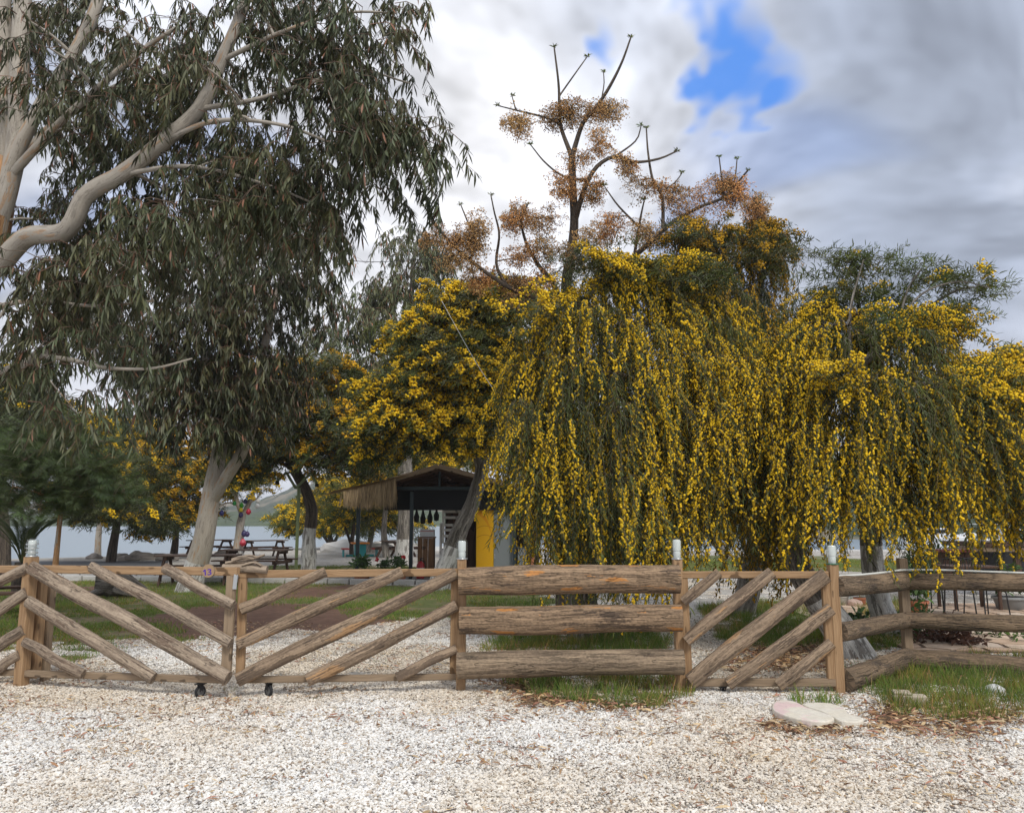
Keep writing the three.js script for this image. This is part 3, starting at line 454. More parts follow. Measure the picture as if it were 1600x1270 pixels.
{ // jar lamps on the four posts
  const spec = [['a', 51, 870, 842, 'white post lamp with wire wrapping on the leftmost timber post', 1], ['b', 721, 874, 843, 'white jar lamp on the post between double gate and log panel'], ['c', 1053, 874, 841, 'white jar lamp on the post between log panel and small gate'], ['d', 1299, 882, 850, 'white jar lamp on the post between small gate and corner fence']];
  for (const [k, px, py, py2, label, wrap] of spec) {
    const p = postAt[k], y = topOf(px, py, p), h = Math.min(0.21, topOf(px, py2, p) - y), t = thing('post_lamp', label, 'lamp', V(p.x, y, p.z), 'jar lamps on the fence posts');
    put('socket', lathe([[0, 0], [0.034, 0], [0.034, h * 0.36], [0.03, h * 0.38], [0, h * 0.38]]), M.whitePlastic, t);
    put('bulb', lathe([[0.026, h * 0.37], [0.037, h * 0.42], [0.037, h * 0.88], [0.03, h * 0.93], [0, h * 0.94]]), M.whitePlastic, t);
    put('glass_jar', lathe([[0.05, 0.003], [0.051, h * 0.85], [0.044, h * 0.97], [0.02, h * 1.02], [0, h * 1.025]], 24), M.glass, t);
    put('collar', lathe([[0.044, 0.0], [0.054, 0.0], [0.054, 0.012], [0.044, 0.012]], 24), k === 'd' ? std(0.05, 0.16, 0.09, 0.5) : M.zinc, t);
    if (wrap) put('wire_wrap', [0.25, 0.5, 0.72].map((f, i) => new THREE.TorusGeometry(0.054, 0.0045, 6, 24).rotateX(Math.PI / 2 + (i - 1) * 0.12).translate(0, h * f, 0)), M.zinc, t);
  }
}
// ---------------------------------------------------------------- stones by the gate
function slab(name, label, cat, outline, h, mat, group) { // outline: ground points, rounded flat stone
  const s = new THREE.Shape(), c = outline.reduce((a, p) => a.add(p), V(0, 0, 0)).multiplyScalar(1 / outline.length), crv = new THREE.CatmullRomCurve3(outline.map((p) => V(p.x - c.x, 0, p.z - c.z)), true).getPoints(40);
  s.setFromPoints(crv.map((p) => new THREE.Vector2(p.x, -p.z)));
  const g = new THREE.ExtrudeGeometry(s, { depth: h - 0.02, bevelEnabled: true, bevelThickness: 0.01, bevelSize: 0.012, bevelSegments: 2, curveSegments: 8 }).rotateX(-Math.PI / 2).translate(0, 0.008, 0);
  const m = put(name, g, mat); m.position.set(c.x, 0, c.z); return tag(m, label, cat, group);
}
{
  const painted = (seed) => new THREE.MeshStandardMaterial({ roughness: 0.75, bumpScale: 0.004, bumpMap: tex(128, 128, (u, v) => fbm(u * 10, v * 10, 4, seed, 10, 10), [2, 2], false), map: tex(256, 256, (u, v) => { const n = fbm(u * 5, v * 5, 4, seed, 5, 5), q = fbm(u * 30, v * 30, 2, seed + 2, 30, 30); let c = mix3([0.72, 0.65, 0.52], [0.80, 0.77, 0.69], n); c = mix3(c, [0.76, 0.58, 0.56], smooth(0.58, 0.74, fbm(u * 3 + 1, v * 3, 3, seed + 6, 3, 3))); return mul3(c, 0.85 + 0.2 * q); }, [1.6, 1.6]) });
  const foot = (a) => a.map(([x, y]) => onGround(x, y));
  slab('painted_stone', 'left of two flat whitewashed foot-shaped stones on the gravel', 'stone', foot([[1211, 1112], [1222, 1105], [1240, 1107], [1258, 1116], [1290, 1127], [1302, 1134], [1290, 1139], [1262, 1137], [1235, 1131], [1213, 1122]]), 0.062, painted(3), 'painted foot-shaped stones');
  slab('painted_stone', 'right of two flat whitewashed foot-shaped stones on the gravel', 'stone', foot([[1258, 1110], [1272, 1107], [1300, 1109], [1318, 1116], [1324, 1124], [1348, 1132], [1340, 1137], [1318, 1136], [1305, 1130], [1282, 1119]]), 0.052, painted(8), 'painted foot-shaped stones');
  const b = onGround(1422, 1101), br = thing('concrete_block', 'broken beige concrete block half sunk in the grass', 'block', b);
  put('block_body', [box(0.27, 0.085, 0.13, 0, 0.042, 0, 0.012), box(0.14, 0.03, 0.12, -0.06, 0.098, 0.0, 0.012)], new THREE.MeshStandardMaterial({ roughness: 0.95, map: tex(128, 128, (u, v) => mul3([0.46, 0.40, 0.31], 0.7 + 0.6 * fbm(u * 14, v * 14, 4, 3, 14, 14)), [1, 1]) }), br); br.rotation.y = -0.25;
  const rk = new THREE.IcosahedronGeometry(0.075, 3), q = rk.attributes.position; for (let i = 0; i < q.count; i++) { const v = V().fromBufferAttribute(q, i), k = 0.75 + 0.5 * noise3(v.x * 14 + 5, v.y * 14 + 5, v.z * 14 + 5, 4); q.setXYZ(i, v.x * k * 1.15, v.y * k * 0.7, v.z * k); } rk.computeVertexNormals();
  const rm = tag(put('white_rock', rk, std(0.62, 0.63, 0.62, 0.8)), 'small pale rock in the grass near the right edge', 'rock'); rm.position.copy(onGround(1556, 1084)).add(V(0, 0.035, 0));
}
// ---------------------------------------------------------------- foliage pieces
const DOWN = V(0, -1, 0);
function gumSpray(R, n = 34, big = 1) { // a drooping twig of long sickle leaves
  const b = new Bag(), pts = [V(0, 0, 0), V(0.13, 0.0, 0), V(0.24, -0.07, (R() - 0.5) * 0.08), V(0.31, -0.2, (R() - 0.5) * 0.12), V(0.34, -0.36, (R() - 0.5) * 0.16)], c = new THREE.CatmullRomCurve3(pts);
  b.tube(pts, 0.0045, 0.0018, [0.16, 0.09, 0.06]);
  const cols = [[0.06, 0.068, 0.028], [0.046, 0.054, 0.02], [0.09, 0.098, 0.048], [0.072, 0.073, 0.024], [0.054, 0.064, 0.027]];
  for (let i = 0; i < n; i++) { const t = 0.12 + 0.88 * R(), p = c.getPoint(t), a = R() * 6.283, d = V(Math.cos(a) * 0.6, -0.75 - R() * 0.5, Math.sin(a) * 0.6), col = R() < 0.03 ? [0.20, 0.09, 0.05] : mul3(cols[Math.floor(R() * 5)], 0.8 + 0.5 * R()); b.leaf(p, d, V(Math.sin(a), 0.2, -Math.cos(a)), (0.10 + 0.075 * R()) * big, (0.014 + 0.009 * R()) * big, 0.55, (R() - 0.5) * 1.1, col, 4); }
  return b.done();
}
function strand(R, L, nLeaf, leafCols) { // a hanging shoot of the weeping wattle: narrow leaves, and separately its chains of flower balls
  const b = new Bag(), f = new Bag(), k = 0.10 + 0.18 * R(), s = (R() - 0.5) * 0.14, pts = []; for (let i = 0; i <= 7; i++) { const t = i / 7; pts.push(V(k * Math.sin(t * 1.5) + 0.02 * R(), 0.05 * Math.sin(t * 4) - L * Math.pow(t, 1.35), s * t + 0.03 * (R() - 0.5))); }
  const c = new THREE.CatmullRomCurve3(pts); b.tube(pts, 0.0045, 0.0015, [0.12, 0.085, 0.04]);
  for (let i = 0; i < nLeaf; i++) { const t = (i + R()) / nLeaf, p = c.getPoint(t), a = R() * 6.283, d = V(Math.cos(a) * 0.8, -0.35 - R() * 0.8, Math.sin(a) * 0.8); b.leaf(p, d, V(Math.sin(a), 0.3, -Math.cos(a)), 0.075 + 0.06 * R(), 0.008 + 0.005 * R(), 0.7, (R() - 0.5) * 0.6, mul3(leafCols[Math.floor(R() * leafCols.length)], 0.75 + 0.5 * R()), 3); }
  const dense = 0.55 + 0.45 * R();
  for (let t = 0.06; t < 1; t += 0.018 / L) { if (R() > dense) continue; const p = c.getPoint(t), a = R() * 6.283, out = 0.016 + 0.028 * R(), n = 1 + Math.floor(R() * 3); for (let q = 0; q < n; q++) { const v = 0.75 + 0.45 * R(); f.ball(p.clone().add(V(Math.cos(a) * out * (1 - q * 0.25), -0.006 - q * 0.014, Math.sin(a) * out * (1 - q * 0.25))), 0.009 + 0.006 * R(), [0.80 * v, (0.50 + 0.05 * R()) * v, 0.012 * v], R); } }
  return [b.done(), f.done()];
}
function spray(R, L, nLeaf, leafCols, big = 1) { // outward arching shoot with flower balls along its upper side
  const b = new Bag(), f = new Bag(), pts = [], s = (R() - 0.5) * 0.3, lift = 0.1 + R() * 0.25; for (let i = 0; i <= 5; i++) { const t = i / 5; pts.push(V(L * t * 0.85, L * (lift * t - 0.55 * t * t), s * t * L)); }
  const c = new THREE.CatmullRomCurve3(pts); b.tube(pts, 0.006, 0.002, [0.10, 0.07, 0.04]);
  for (let i = 0; i < nLeaf; i++) { const p = c.getPoint((i + R()) / nLeaf), a = R() * 6.283; b.leaf(p.add(V((R() - 0.5) * 0.1, (R() - 0.5) * 0.1, (R() - 0.5) * 0.1)), V(0.5 + Math.cos(a), Math.sin(a) * 0.9, Math.sin(a * 2.3)), V(-Math.sin(a), 0.6, Math.cos(a)), (0.08 + 0.06 * R()) * big, (0.010 + 0.006 * R()) * big, 0.7, (R() - 0.5) * 0.6, mul3(leafCols[Math.floor(R() * leafCols.length)], 0.75 + 0.5 * R()), 3); }
  for (let i = 0; i < 60; i++) { const p = c.getPoint(Math.pow(R(), 0.7)), v = 0.75 + 0.45 * R(); f.ball(p.add(V((R() - 0.5) * 0.13, (R() - 0.2) * 0.12, (R() - 0.5) * 0.13)), (0.011 + 0.007 * R()) * big, [0.80 * v, (0.50 + 0.05 * R()) * v, 0.012 * v], R); }
  return [b.done(), f.done()];
}
function needles(R) { const b = new Bag(), pts = [V(0, 0, 0), V(0.16, 0.02, 0.01), V(0.34, 0.03 + 0.05 * R(), 0.03 * R())], c = new THREE.CatmullRomCurve3(pts); b.tube(pts, 0.005, 0.002, [0.16, 0.14, 0.12]); for (let i = 0; i < 80; i++) { const p = c.getPoint(R()), a = R() * 6.283; b.leaf(p, V(0.8, Math.cos(a), Math.sin(a)), V(0, Math.sin(a), -Math.cos(a)), 0.09 + 0.07 * R(), 0.006, 0.4, 0, mul3([0.075, 0.11, 0.03], 0.6 + 0.9 * R()), 2); } return b.done(); }
function berries(R) { const b = new Bag(), st = [0.10, 0.06, 0.035]; for (let i = 0; i < 7; i++) { const d = polar(R, 0.9); d.y -= 0.35; const m = d.clone().multiplyScalar(0.09 + 0.06 * R()); b.tube([V(0, 0, 0), m], 0.0022, 0.0015, st); for (let k = 0; k < 6; k++) { const e = m.clone().add(polar(R, 0.9).multiplyScalar(0.035 + 0.03 * R())); e.y -= 0.015; b.tube([m, e], 0.0014, 0.001, st); const v = 0.7 + 0.6 * R(); b.ball(e, 0.0075 + 0.003 * R(), [0.56 * v, 0.32 * v, 0.125 * v], R); } } return b.done(); }
function bud(R) { const b = new Bag(); for (let i = 0; i < 16; i++) { const d = polar(R, 0.8); d.y = Math.abs(d.y) + 0.2; b.leaf(V(0, 0, 0).addScaledVector(d, 0.01), d, polar(R), 0.03 + 0.05 * R(), 0.014, 0.8, 0, [0.13 + 0.05 * R(), 0.19, 0.04], 2); } return b.done(); }
function broad(R, col = [0.06, 0.12, 0.025]) { const b = new Bag(); for (let i = 0; i < 26; i++) { const d = polar(R, 0.9), p = d.clone().multiplyScalar(0.10 * R()); d.y += 0.2; b.leaf(p, d, polar(R), 0.06 + 0.05 * R(), 0.03 + 0.015 * R(), 0.9, 0, mul3(col, 0.65 + 0.7 * R()), 3); } return b.done(); }
const GREENS = [[0.085, 0.105, 0.014], [0.065, 0.088, 0.012], [0.11, 0.13, 0.025], [0.075, 0.09, 0.018]];
const many = (n, seed, f) => { const R = rng(seed), a = []; for (let i = 0; i < n; i++) a.push(f(R, i)); return a; };
const LIB = {
  gum: many(6, 71, (R) => [gumSpray(R)]), gumFar: many(5, 72, (R) => [gumSpray(R, 26, 1.25)]),
  weep: many(6, 73, (R, i) => strand(R, 0.7 + 0.12 * i, 62, GREENS)), spray: many(5, 74, (R) => spray(R, 0.5, 46, GREENS)), sprayFar: many(4, 75, (R) => spray(R, 0.55, 40, GREENS, 1.5)),
  needle: many(4, 76, (R) => [needles(R)]), berry: many(4, 77, (R) => [berries(R)]), bud: many(2, 78, (R) => [bud(R)]), broad: many(3, 79, (R) => [broad(R)]),
};
const flowerMat = new THREE.MeshStandardMaterial({ vertexColors: true, roughness: 0.9 });

// s.base photograph pixel of the foot and its depth; s.limbs [[points as pixel, pixel, depth], radius at start, radius at end]; s.clumps [px, py, rx, ry, depth, half depth in m, count]
function tree(s) {
  const R = rng(s.seed), base = V(at(s.base[0], s.base[1], s.base[2]).x, 0, -s.base[2]); base.y = groundY(base.x, base.z);
  const t = thing(s.name ?? 'tree', s.label, s.category ?? 'tree', base, s.group), skel = [], wood = [], twigBag = new Bag();
  const add = (p, r) => skel.push({ p, r });
  const limePart = [], wood2 = [];
  s.limbs.forEach(([pix, r0, r1, extra], i) => {
    const pts = pix.map((q) => at(...q)); if (i === 0) { pts[0].y = base.y - 0.06; }
    const o = { round: r0 > 0.06 ? 12 : 7, step: s.step ?? 0.14, knotty: s.knotty ?? 0.14, seed: s.seed + i, u0: i * 0.2 }, rad = i === 0 ? [r0 * (s.flare ?? 1.25), r0, lerp(r0, r1, 0.5), r1] : [r0, lerp(r0, r1, 0.5), r1];
    if (i === 0 && s.lime) { limePart.push(limb(pts, rad, { ...o, from: 0, to: s.lime })); wood.push(limb(pts, rad, { ...o, from: s.lime, to: 1 })); } else (i > 0 && s.limbBark ? wood2 : wood).push(limb(pts, rad, o));
    const c = new THREE.CatmullRomCurve3(pts, false, 'centripetal'), n = Math.ceil(c.getLength() / 0.25); for (let k = i === 0 ? Math.ceil(n * 0.35) : 1; k <= n; k++) add(c.getPointAt(k / n), lerp(r0, r1, k / n));
  });
  // clump centres, nearest to the wood first, each on its own branch
  const hubs = [];
  for (const [px, py, rx, ry, d, rd, n0, kind] of s.clumps) for (let k = 0, n = Math.max(1, Math.round(n0 * (kind ? 1 : s.count ?? 1))); k < n; k++) { const v = polar(R, 1).multiplyScalar(Math.pow(R(), 0.42)); hubs.push({ p: at(px + v.x * rx, py - v.y * ry, d + v.z * rd), kind, sm: Math.min(rx, ry) * d / FOCAL }); }
  if (s.tips) s.limbs.forEach(([pix], i) => { if (i) hubs.push({ p: at(...pix[pix.length - 1]), kind: s.tips, tip: true }); });
  const near = (p) => { let best = null, bd = 1e9; for (const q of skel) { const dx = p.x - q.p.x, dy = p.y - q.p.y, dz = p.z - q.p.z, d = Math.sqrt(dx * dx + dy * dy + dz * dz) + (dy < 0 ? -dy * 0.5 : 0); if (d < bd) { bd = d; best = q; } } return [best, bd]; };
  hubs.forEach((h) => { h.d = near(h.p)[1]; }); hubs.sort((a, b) => a.d - b.d);
  for (const h of hubs) {
    const [q, d] = near(h.p); if (!q || h.tip) continue; const mid = q.p.clone().lerp(h.p, 0.5).add(V((R() - 0.5) * 0.14 * d, (s.arch ?? 0.12) * d, (R() - 0.5) * 0.14 * d)), r0 = Math.min(q.r * 0.7, 0.012 + 0.022 * d * (s.thick ?? 1)), r1 = Math.min(r0 * 0.6, 0.009);
    (s.limbBark ? wood2 : wood).push(limb([q.p, mid, h.p], [r0, (r0 + r1) / 2, r1], { round: 5, seg: Math.max(4, Math.ceil(d / 0.25)) }));
    const c = new THREE.QuadraticBezierCurve3(q.p, mid, h.p); for (let k = 1; k <= 4; k++) add(c.getPoint(k / 4), lerp(r0, r1, k / 4));
  }
  if (limePart.length) put('painted_trunk_base', limePart, M.lime, t, true);
  // leaf sprays round every clump centre
  const lots = {}; const axis = base;
  for (const h of hubs) {
    const kind = h.kind ?? s.kind, lib = LIB[kind], nPer = h.kind === 'bud' ? 2 : Math.round(s.per * (0.6 + 0.8 * R())), tint = 0.72 + 0.55 * R(), warm = (R() - 0.5) * 0.25, bloom = s.bloom ?? 0, rich = R() < 0.42 ? 0.12 + 0.15 * R() : 0.9 + 0.45 * R();
    for (let k = 0; k < nPer; k++) {
      const off = polar(R, 1).multiplyScalar((h.kind === 'bud' ? 0.01 : s.spread) * Math.pow(R(), 0.5)); off.y *= s.flatten ?? 0.75; const p = h.p.clone().add(off), i = Math.floor(R() * lib.length);
      if (p.y < 0.25) continue;
      const out = Math.atan2(-(p.z - axis.z), p.x - axis.x) + (R() - 0.5) * (s.turn ?? 2.4), sc = (s.scale ?? 1) * (0.75 + 0.5 * R()), L = (lots[kind + i] ??= { kind, i, m: [], c: [], fm: [], fc: [] });
      const m = mtx(p.clone().sub(base), out, sc, (R() - 0.5) * (s.mess ?? 0.5), (R() - 0.5) * (s.mess ?? 0.5) + (s.lean ?? 0)), v = tint * (0.85 + 0.3 * R()) * (s.bright ?? 1);
      L.m.push(m); L.c.push(rgb(v * (1 + warm), v, v * (1 - warm * 0.5)));
      if (lib[i][1] && R() < bloom * rich * 1.25) { L.fm.push(m); const w = (0.72 + 0.4 * R()) * (s.bloomBright ?? 1); L.fc.push(rgb(w * (s.ochre ? 0.86 : 1), w * (s.ochre ? 0.74 : 1), w)); }
      if (k % 2 === 0 && off.length() > 0.12) twigBag.tube([h.p, h.p.clone().lerp(p, 0.5).add(V(0, 0.04, 0)), p], 0.006 * (s.twigR ?? 1), 0.003 * (s.twigR ?? 1), [1, 1, 1]);
    }
  }
  put('trunk', wood, s.bark, t, true); if (wood2.length) put('limbs', wood2, s.limbBark, t, true);
  if (twigBag.p.length) { const m = put('twigs', twigBag.done(), s.twigMat ?? M.twig, t, true); m.userData.kind = 'stuff'; }
  for (const L of Object.values(lots)) { copies('crown', LIB[L.kind][L.i][0], s.leafMat ?? leafy, L.m, L.c, t); if (L.fm.length) copies('blossom', LIB[L.kind][L.i][1], flowerMat, L.fm, L.fc, t); }
  return t;
}
// ---------------------------------------------------------------- the trees
tree({ // great eucalyptus on the left
  name: 'eucalyptus_tree', label: 'large near eucalyptus with orange bark and long drooping leaves, upper left', seed: 401, base: [-190, 1030, 9.3], bark: M.gumRed, limbBark: M.gum, kind: 'gum', count: 0.55, per: 8, spread: 0.42, scale: 1.0, leafMat: leathery, twigMat: M.twigGum, arch: 0.05, step: 0.1, knotty: 0.08, turn: 5,
  limbs: [[[[-190, 1030, 9.3], [-120, 700, 9.2], [-38, 450, 9.0], [-4, 320, 8.95], [0, 240, 9.03], [1, 195, 9.08]], 0.30, 0.13],
    [[[-6, 420, 8.9], [40, 372, 8.7], [105, 358, 8.4], [135, 305, 8.3], [190, 272, 8.2], [250, 225, 8.1], [310, 170, 8.1], [345, 95, 8.2], [380, 10, 8.3], [400, -80, 8.4]], 0.115, 0.05],
    [[[-14, 380, 8.95], [10, 300, 8.92], [26, 220, 9], [28, 130, 9], [40, -80, 9.2]], 0.12, 0.09], [[[-36, 440, 9.0], [-8, 330, 8.98], [1, 240, 9.03], [2, 180, 9.1], [-4, -60, 9.4]], 0.17, 0.12],
    [[[-6, 340, 8.95], [16, 262, 8.9], [60, 170, 8.8], [112, 90, 8.8], [146, 20, 8.8], [170, -70, 8.9]], 0.085, 0.06], [[[20, 270, 8.9], [90, 195, 8.6], [150, 140, 8.4], [222, 78, 8.2], [280, 40, 8.1]], 0.055, 0.02],
    [[[24, 262, 8.9], [70, 205, 9.2], [120, 165, 9.4], [190, 130, 9.5], [260, 100, 9.6]], 0.05, 0.02], [[[310, 170, 8.1], [400, 155, 8], [480, 130, 7.9], [560, 110, 7.9], [640, 130, 7.9]], 0.03, 0.009],
    [[[250, 225, 8.1], [330, 190, 7.8], [440, 195, 7.6], [540, 230, 7.6], [640, 240, 7.6]], 0.03, 0.008], [[[345, 95, 8.2], [440, 50, 8], [540, 20, 8], [620, 20, 8]], 0.03, 0.01],
    [[[190, 272, 8.2], [300, 260, 7.9], [420, 290, 7.8], [520, 330, 7.8]], 0.028, 0.008],
    [[[-60, 640, 9.1], [0, 588, 8.6], [45, 568, 8.4], [66, 548, 8.3]], 0.10, 0.06], [[[60, 556, 8.3], [110, 562, 8.2], [160, 574, 8.1], [240, 575, 8.1], [300, 560, 8.1]], 0.03, 0.009], [[[66, 580, 8.2], [90, 610, 8.1], [120, 645, 8.1]], 0.009, 0.004],
    [[[-40, 500, 9], [0, 478, 8.7], [60, 470, 8.5], [150, 478, 8.3], [240, 470, 8.2]], 0.035, 0.01]],
  clumps: [[60, 60, 150, 110, 9.3, 1.5, 34], [180, 150, 170, 130, 9.0, 1.5, 46], [330, 60, 170, 110, 8.8, 1.4, 42], [350, 220, 150, 100, 8.5, 1.2, 36], [500, 60, 110, 90, 8.3, 1.1, 30], [520, 170, 105, 80, 8.0, 1, 22], [600, 215, 70, 55, 7.7, 0.5, 12], [590, 60, 50, 60, 8, 0.5, 8],
    [300, 330, 150, 60, 8.5, 1.2, 30], [440, 300, 90, 60, 8.0, 0.8, 18], [500, 340, 40, 30, 7.8, 0.4, 5], [600, 275, 40, 30, 7.7, 0.3, 4], [90, 330, 110, 60, 9.2, 1.4, 20], [90, 440, 110, 60, 8.7, 1.2, 24], [200, 400, 100, 60, 8.6, 1.2, 20], [70, 510, 80, 35, 8.5, 0.8, 12], [170, 545, 60, 18, 8.1, 0.3, 4], [30, 560, 50, 30, 8.6, 0.5, 6], [100, 640, 14, 12, 8.1, 0.1, 1], [175, 640, 14, 10, 8.1, 0.1, 1], [640, 195, 40, 25, 7.7, 0.2, 3]],
});
tree({ // forked eucalyptus behind the left gate leaf
  name: 'eucalyptus_tree', label: 'forked pale eucalyptus with flaking white paint on its foot, behind left gate leaf', seed: 402, base: [295, 924, 18.6], bark: M.gum, lime: 0.22, kind: 'gumFar', count: 0.75, per: 10, spread: 0.75, scale: 1.3, leafMat: leathery, twigMat: M.twigGum, arch: 0.1, turn: 5, step: 0.2, knotty: 0.08,
  limbs: [[[[293, 926, 18.6], [305, 890, 18.6], [318, 840, 18.5], [330, 770, 18.5], [340, 715, 18.5], [344, 690, 18.5]], 0.24, 0.16], [[[326, 790, 18.5], [352, 748, 18.4], [378, 705, 18.3], [396, 655, 18.3], [402, 590, 18.3], [425, 490, 18.3], [450, 400, 18.3]], 0.15, 0.06],
    [[[344, 700, 18.5], [342, 620, 18.5], [346, 540, 18.5], [352, 450, 18.5], [340, 360, 18.6]], 0.13, 0.06], [[[343, 600, 18.5], [358, 540, 18.4], [366, 480, 18.4], [380, 400, 18.4]], 0.08, 0.04], [[[343, 640, 18.5], [322, 570, 18.6], [310, 520, 18.6], [280, 440, 18.7]], 0.08, 0.04], [[[343, 660, 18.5], [300, 610, 18.4], [240, 570, 18.3]], 0.05, 0.02]],
  clumps: [[340, 590, 90, 45, 18.3, 1.5, 20], [270, 620, 70, 45, 18.4, 1.2, 14], [230, 560, 70, 60, 18.6, 1.4, 18], [320, 500, 120, 60, 18.5, 1.8, 30], [430, 430, 80, 70, 18.3, 1.5, 26], [470, 380, 60, 60, 18.3, 1.2, 14], [300, 400, 120, 70, 18.6, 2, 30], [380, 640, 50, 30, 18.2, 1, 9], [400, 540, 60, 50, 18.2, 1.2, 12], [440, 590, 40, 40, 18.2, 1, 7], [150, 480, 90, 60, 18.8, 1.6, 16], [330, 655, 50, 22, 18.2, 0.8, 8]],
});
tree({ // thin tall eucalyptus in the distance
  name: 'eucalyptus_tree', label: 'distant thin grey eucalyptus rising behind the thatched kiosk', seed: 403, base: [632, 888, 30], bark: M.greyBark, kind: 'gumFar', per: 9, spread: 0.9, scale: 1.5, leafMat: leathery, arch: 0.15, turn: 5, step: 0.35, bright: 1.35, lime: 0.08,
  limbs: [[[[632, 890, 30], [634, 800, 30], [632, 720, 30], [630, 620, 30], [640, 500, 30], [648, 380, 30]], 0.26, 0.05], [[[630, 640, 30], [600, 560, 29.5], [570, 500, 29]], 0.09, 0.03], [[[634, 560, 30], [670, 480, 30], [690, 400, 30]], 0.07, 0.02], [[[600, 560, 29.5], [560, 540, 29], [520, 520, 28.5]], 0.06, 0.02]],
  clumps: [[645, 400, 45, 45, 30, 1.2, 13], [600, 440, 45, 40, 29.6, 1.2, 9], [680, 400, 35, 40, 30, 1.0, 7], [640, 480, 60, 40, 30, 1.5, 12], [570, 500, 50, 45, 29, 1.4, 13], [520, 520, 45, 50, 28.5, 1.4, 10], [590, 570, 60, 40, 29, 1.6, 12], [530, 590, 50, 40, 28.8, 1.4, 9], [560, 640, 50, 30, 28.8, 1.4, 8]],
});
tree({ // mid wattle over the kiosk
  name: 'wattle_tree', label: 'yellow wattle with leaning trunk growing up beside the thatched kiosk', seed: 404, base: [690, 920, 19], bark: M.greyBark, lime: 0.3, kind: 'sprayFar', per: 15, spread: 0.5, scale: 1.0, bloom: 0.62, ochre: false, step: 0.15, arch: 0.15, knotty: 0.22, turn: 3,
  limbs: [[[[682, 925, 19], [700, 880, 19], [718, 830, 19], [738, 785, 19], [752, 735, 19], [758, 690, 19.1]], 0.2, 0.14], [[[752, 735, 19], [730, 660, 18.8], [690, 590, 18.6], [660, 530, 18.5]], 0.12, 0.04], [[[756, 700, 19], [770, 620, 19], [760, 520, 19], [740, 470, 19]], 0.12, 0.04], [[[740, 690, 18.8], [680, 660, 18.3], [630, 640, 18]], 0.07, 0.03], [[[764, 640, 19], [800, 560, 19], [820, 480, 19.2]], 0.09, 0.03]],
  clumps: [[720, 490, 75, 40, 18.8, 1.3, 26], [670, 530, 55, 45, 18.4, 1.2, 22], [780, 480, 60, 35, 19, 1.2, 18], [640, 600, 50, 40, 18.2, 1.1, 20], [710, 580, 80, 50, 18.2, 1.3, 30], [770, 560, 60, 50, 18.8, 1.2, 16], [620, 650, 38, 30, 18, 0.9, 15], [690, 645, 70, 32, 18.1, 1.2, 28], [770, 650, 45, 36, 18.3, 1, 12], [660, 685, 46, 14, 18.2, 0.9, 9], [730, 680, 50, 14, 18.3, 0.9, 7], [612, 690, 26, 14, 18.2, 0.8, 6]],
});
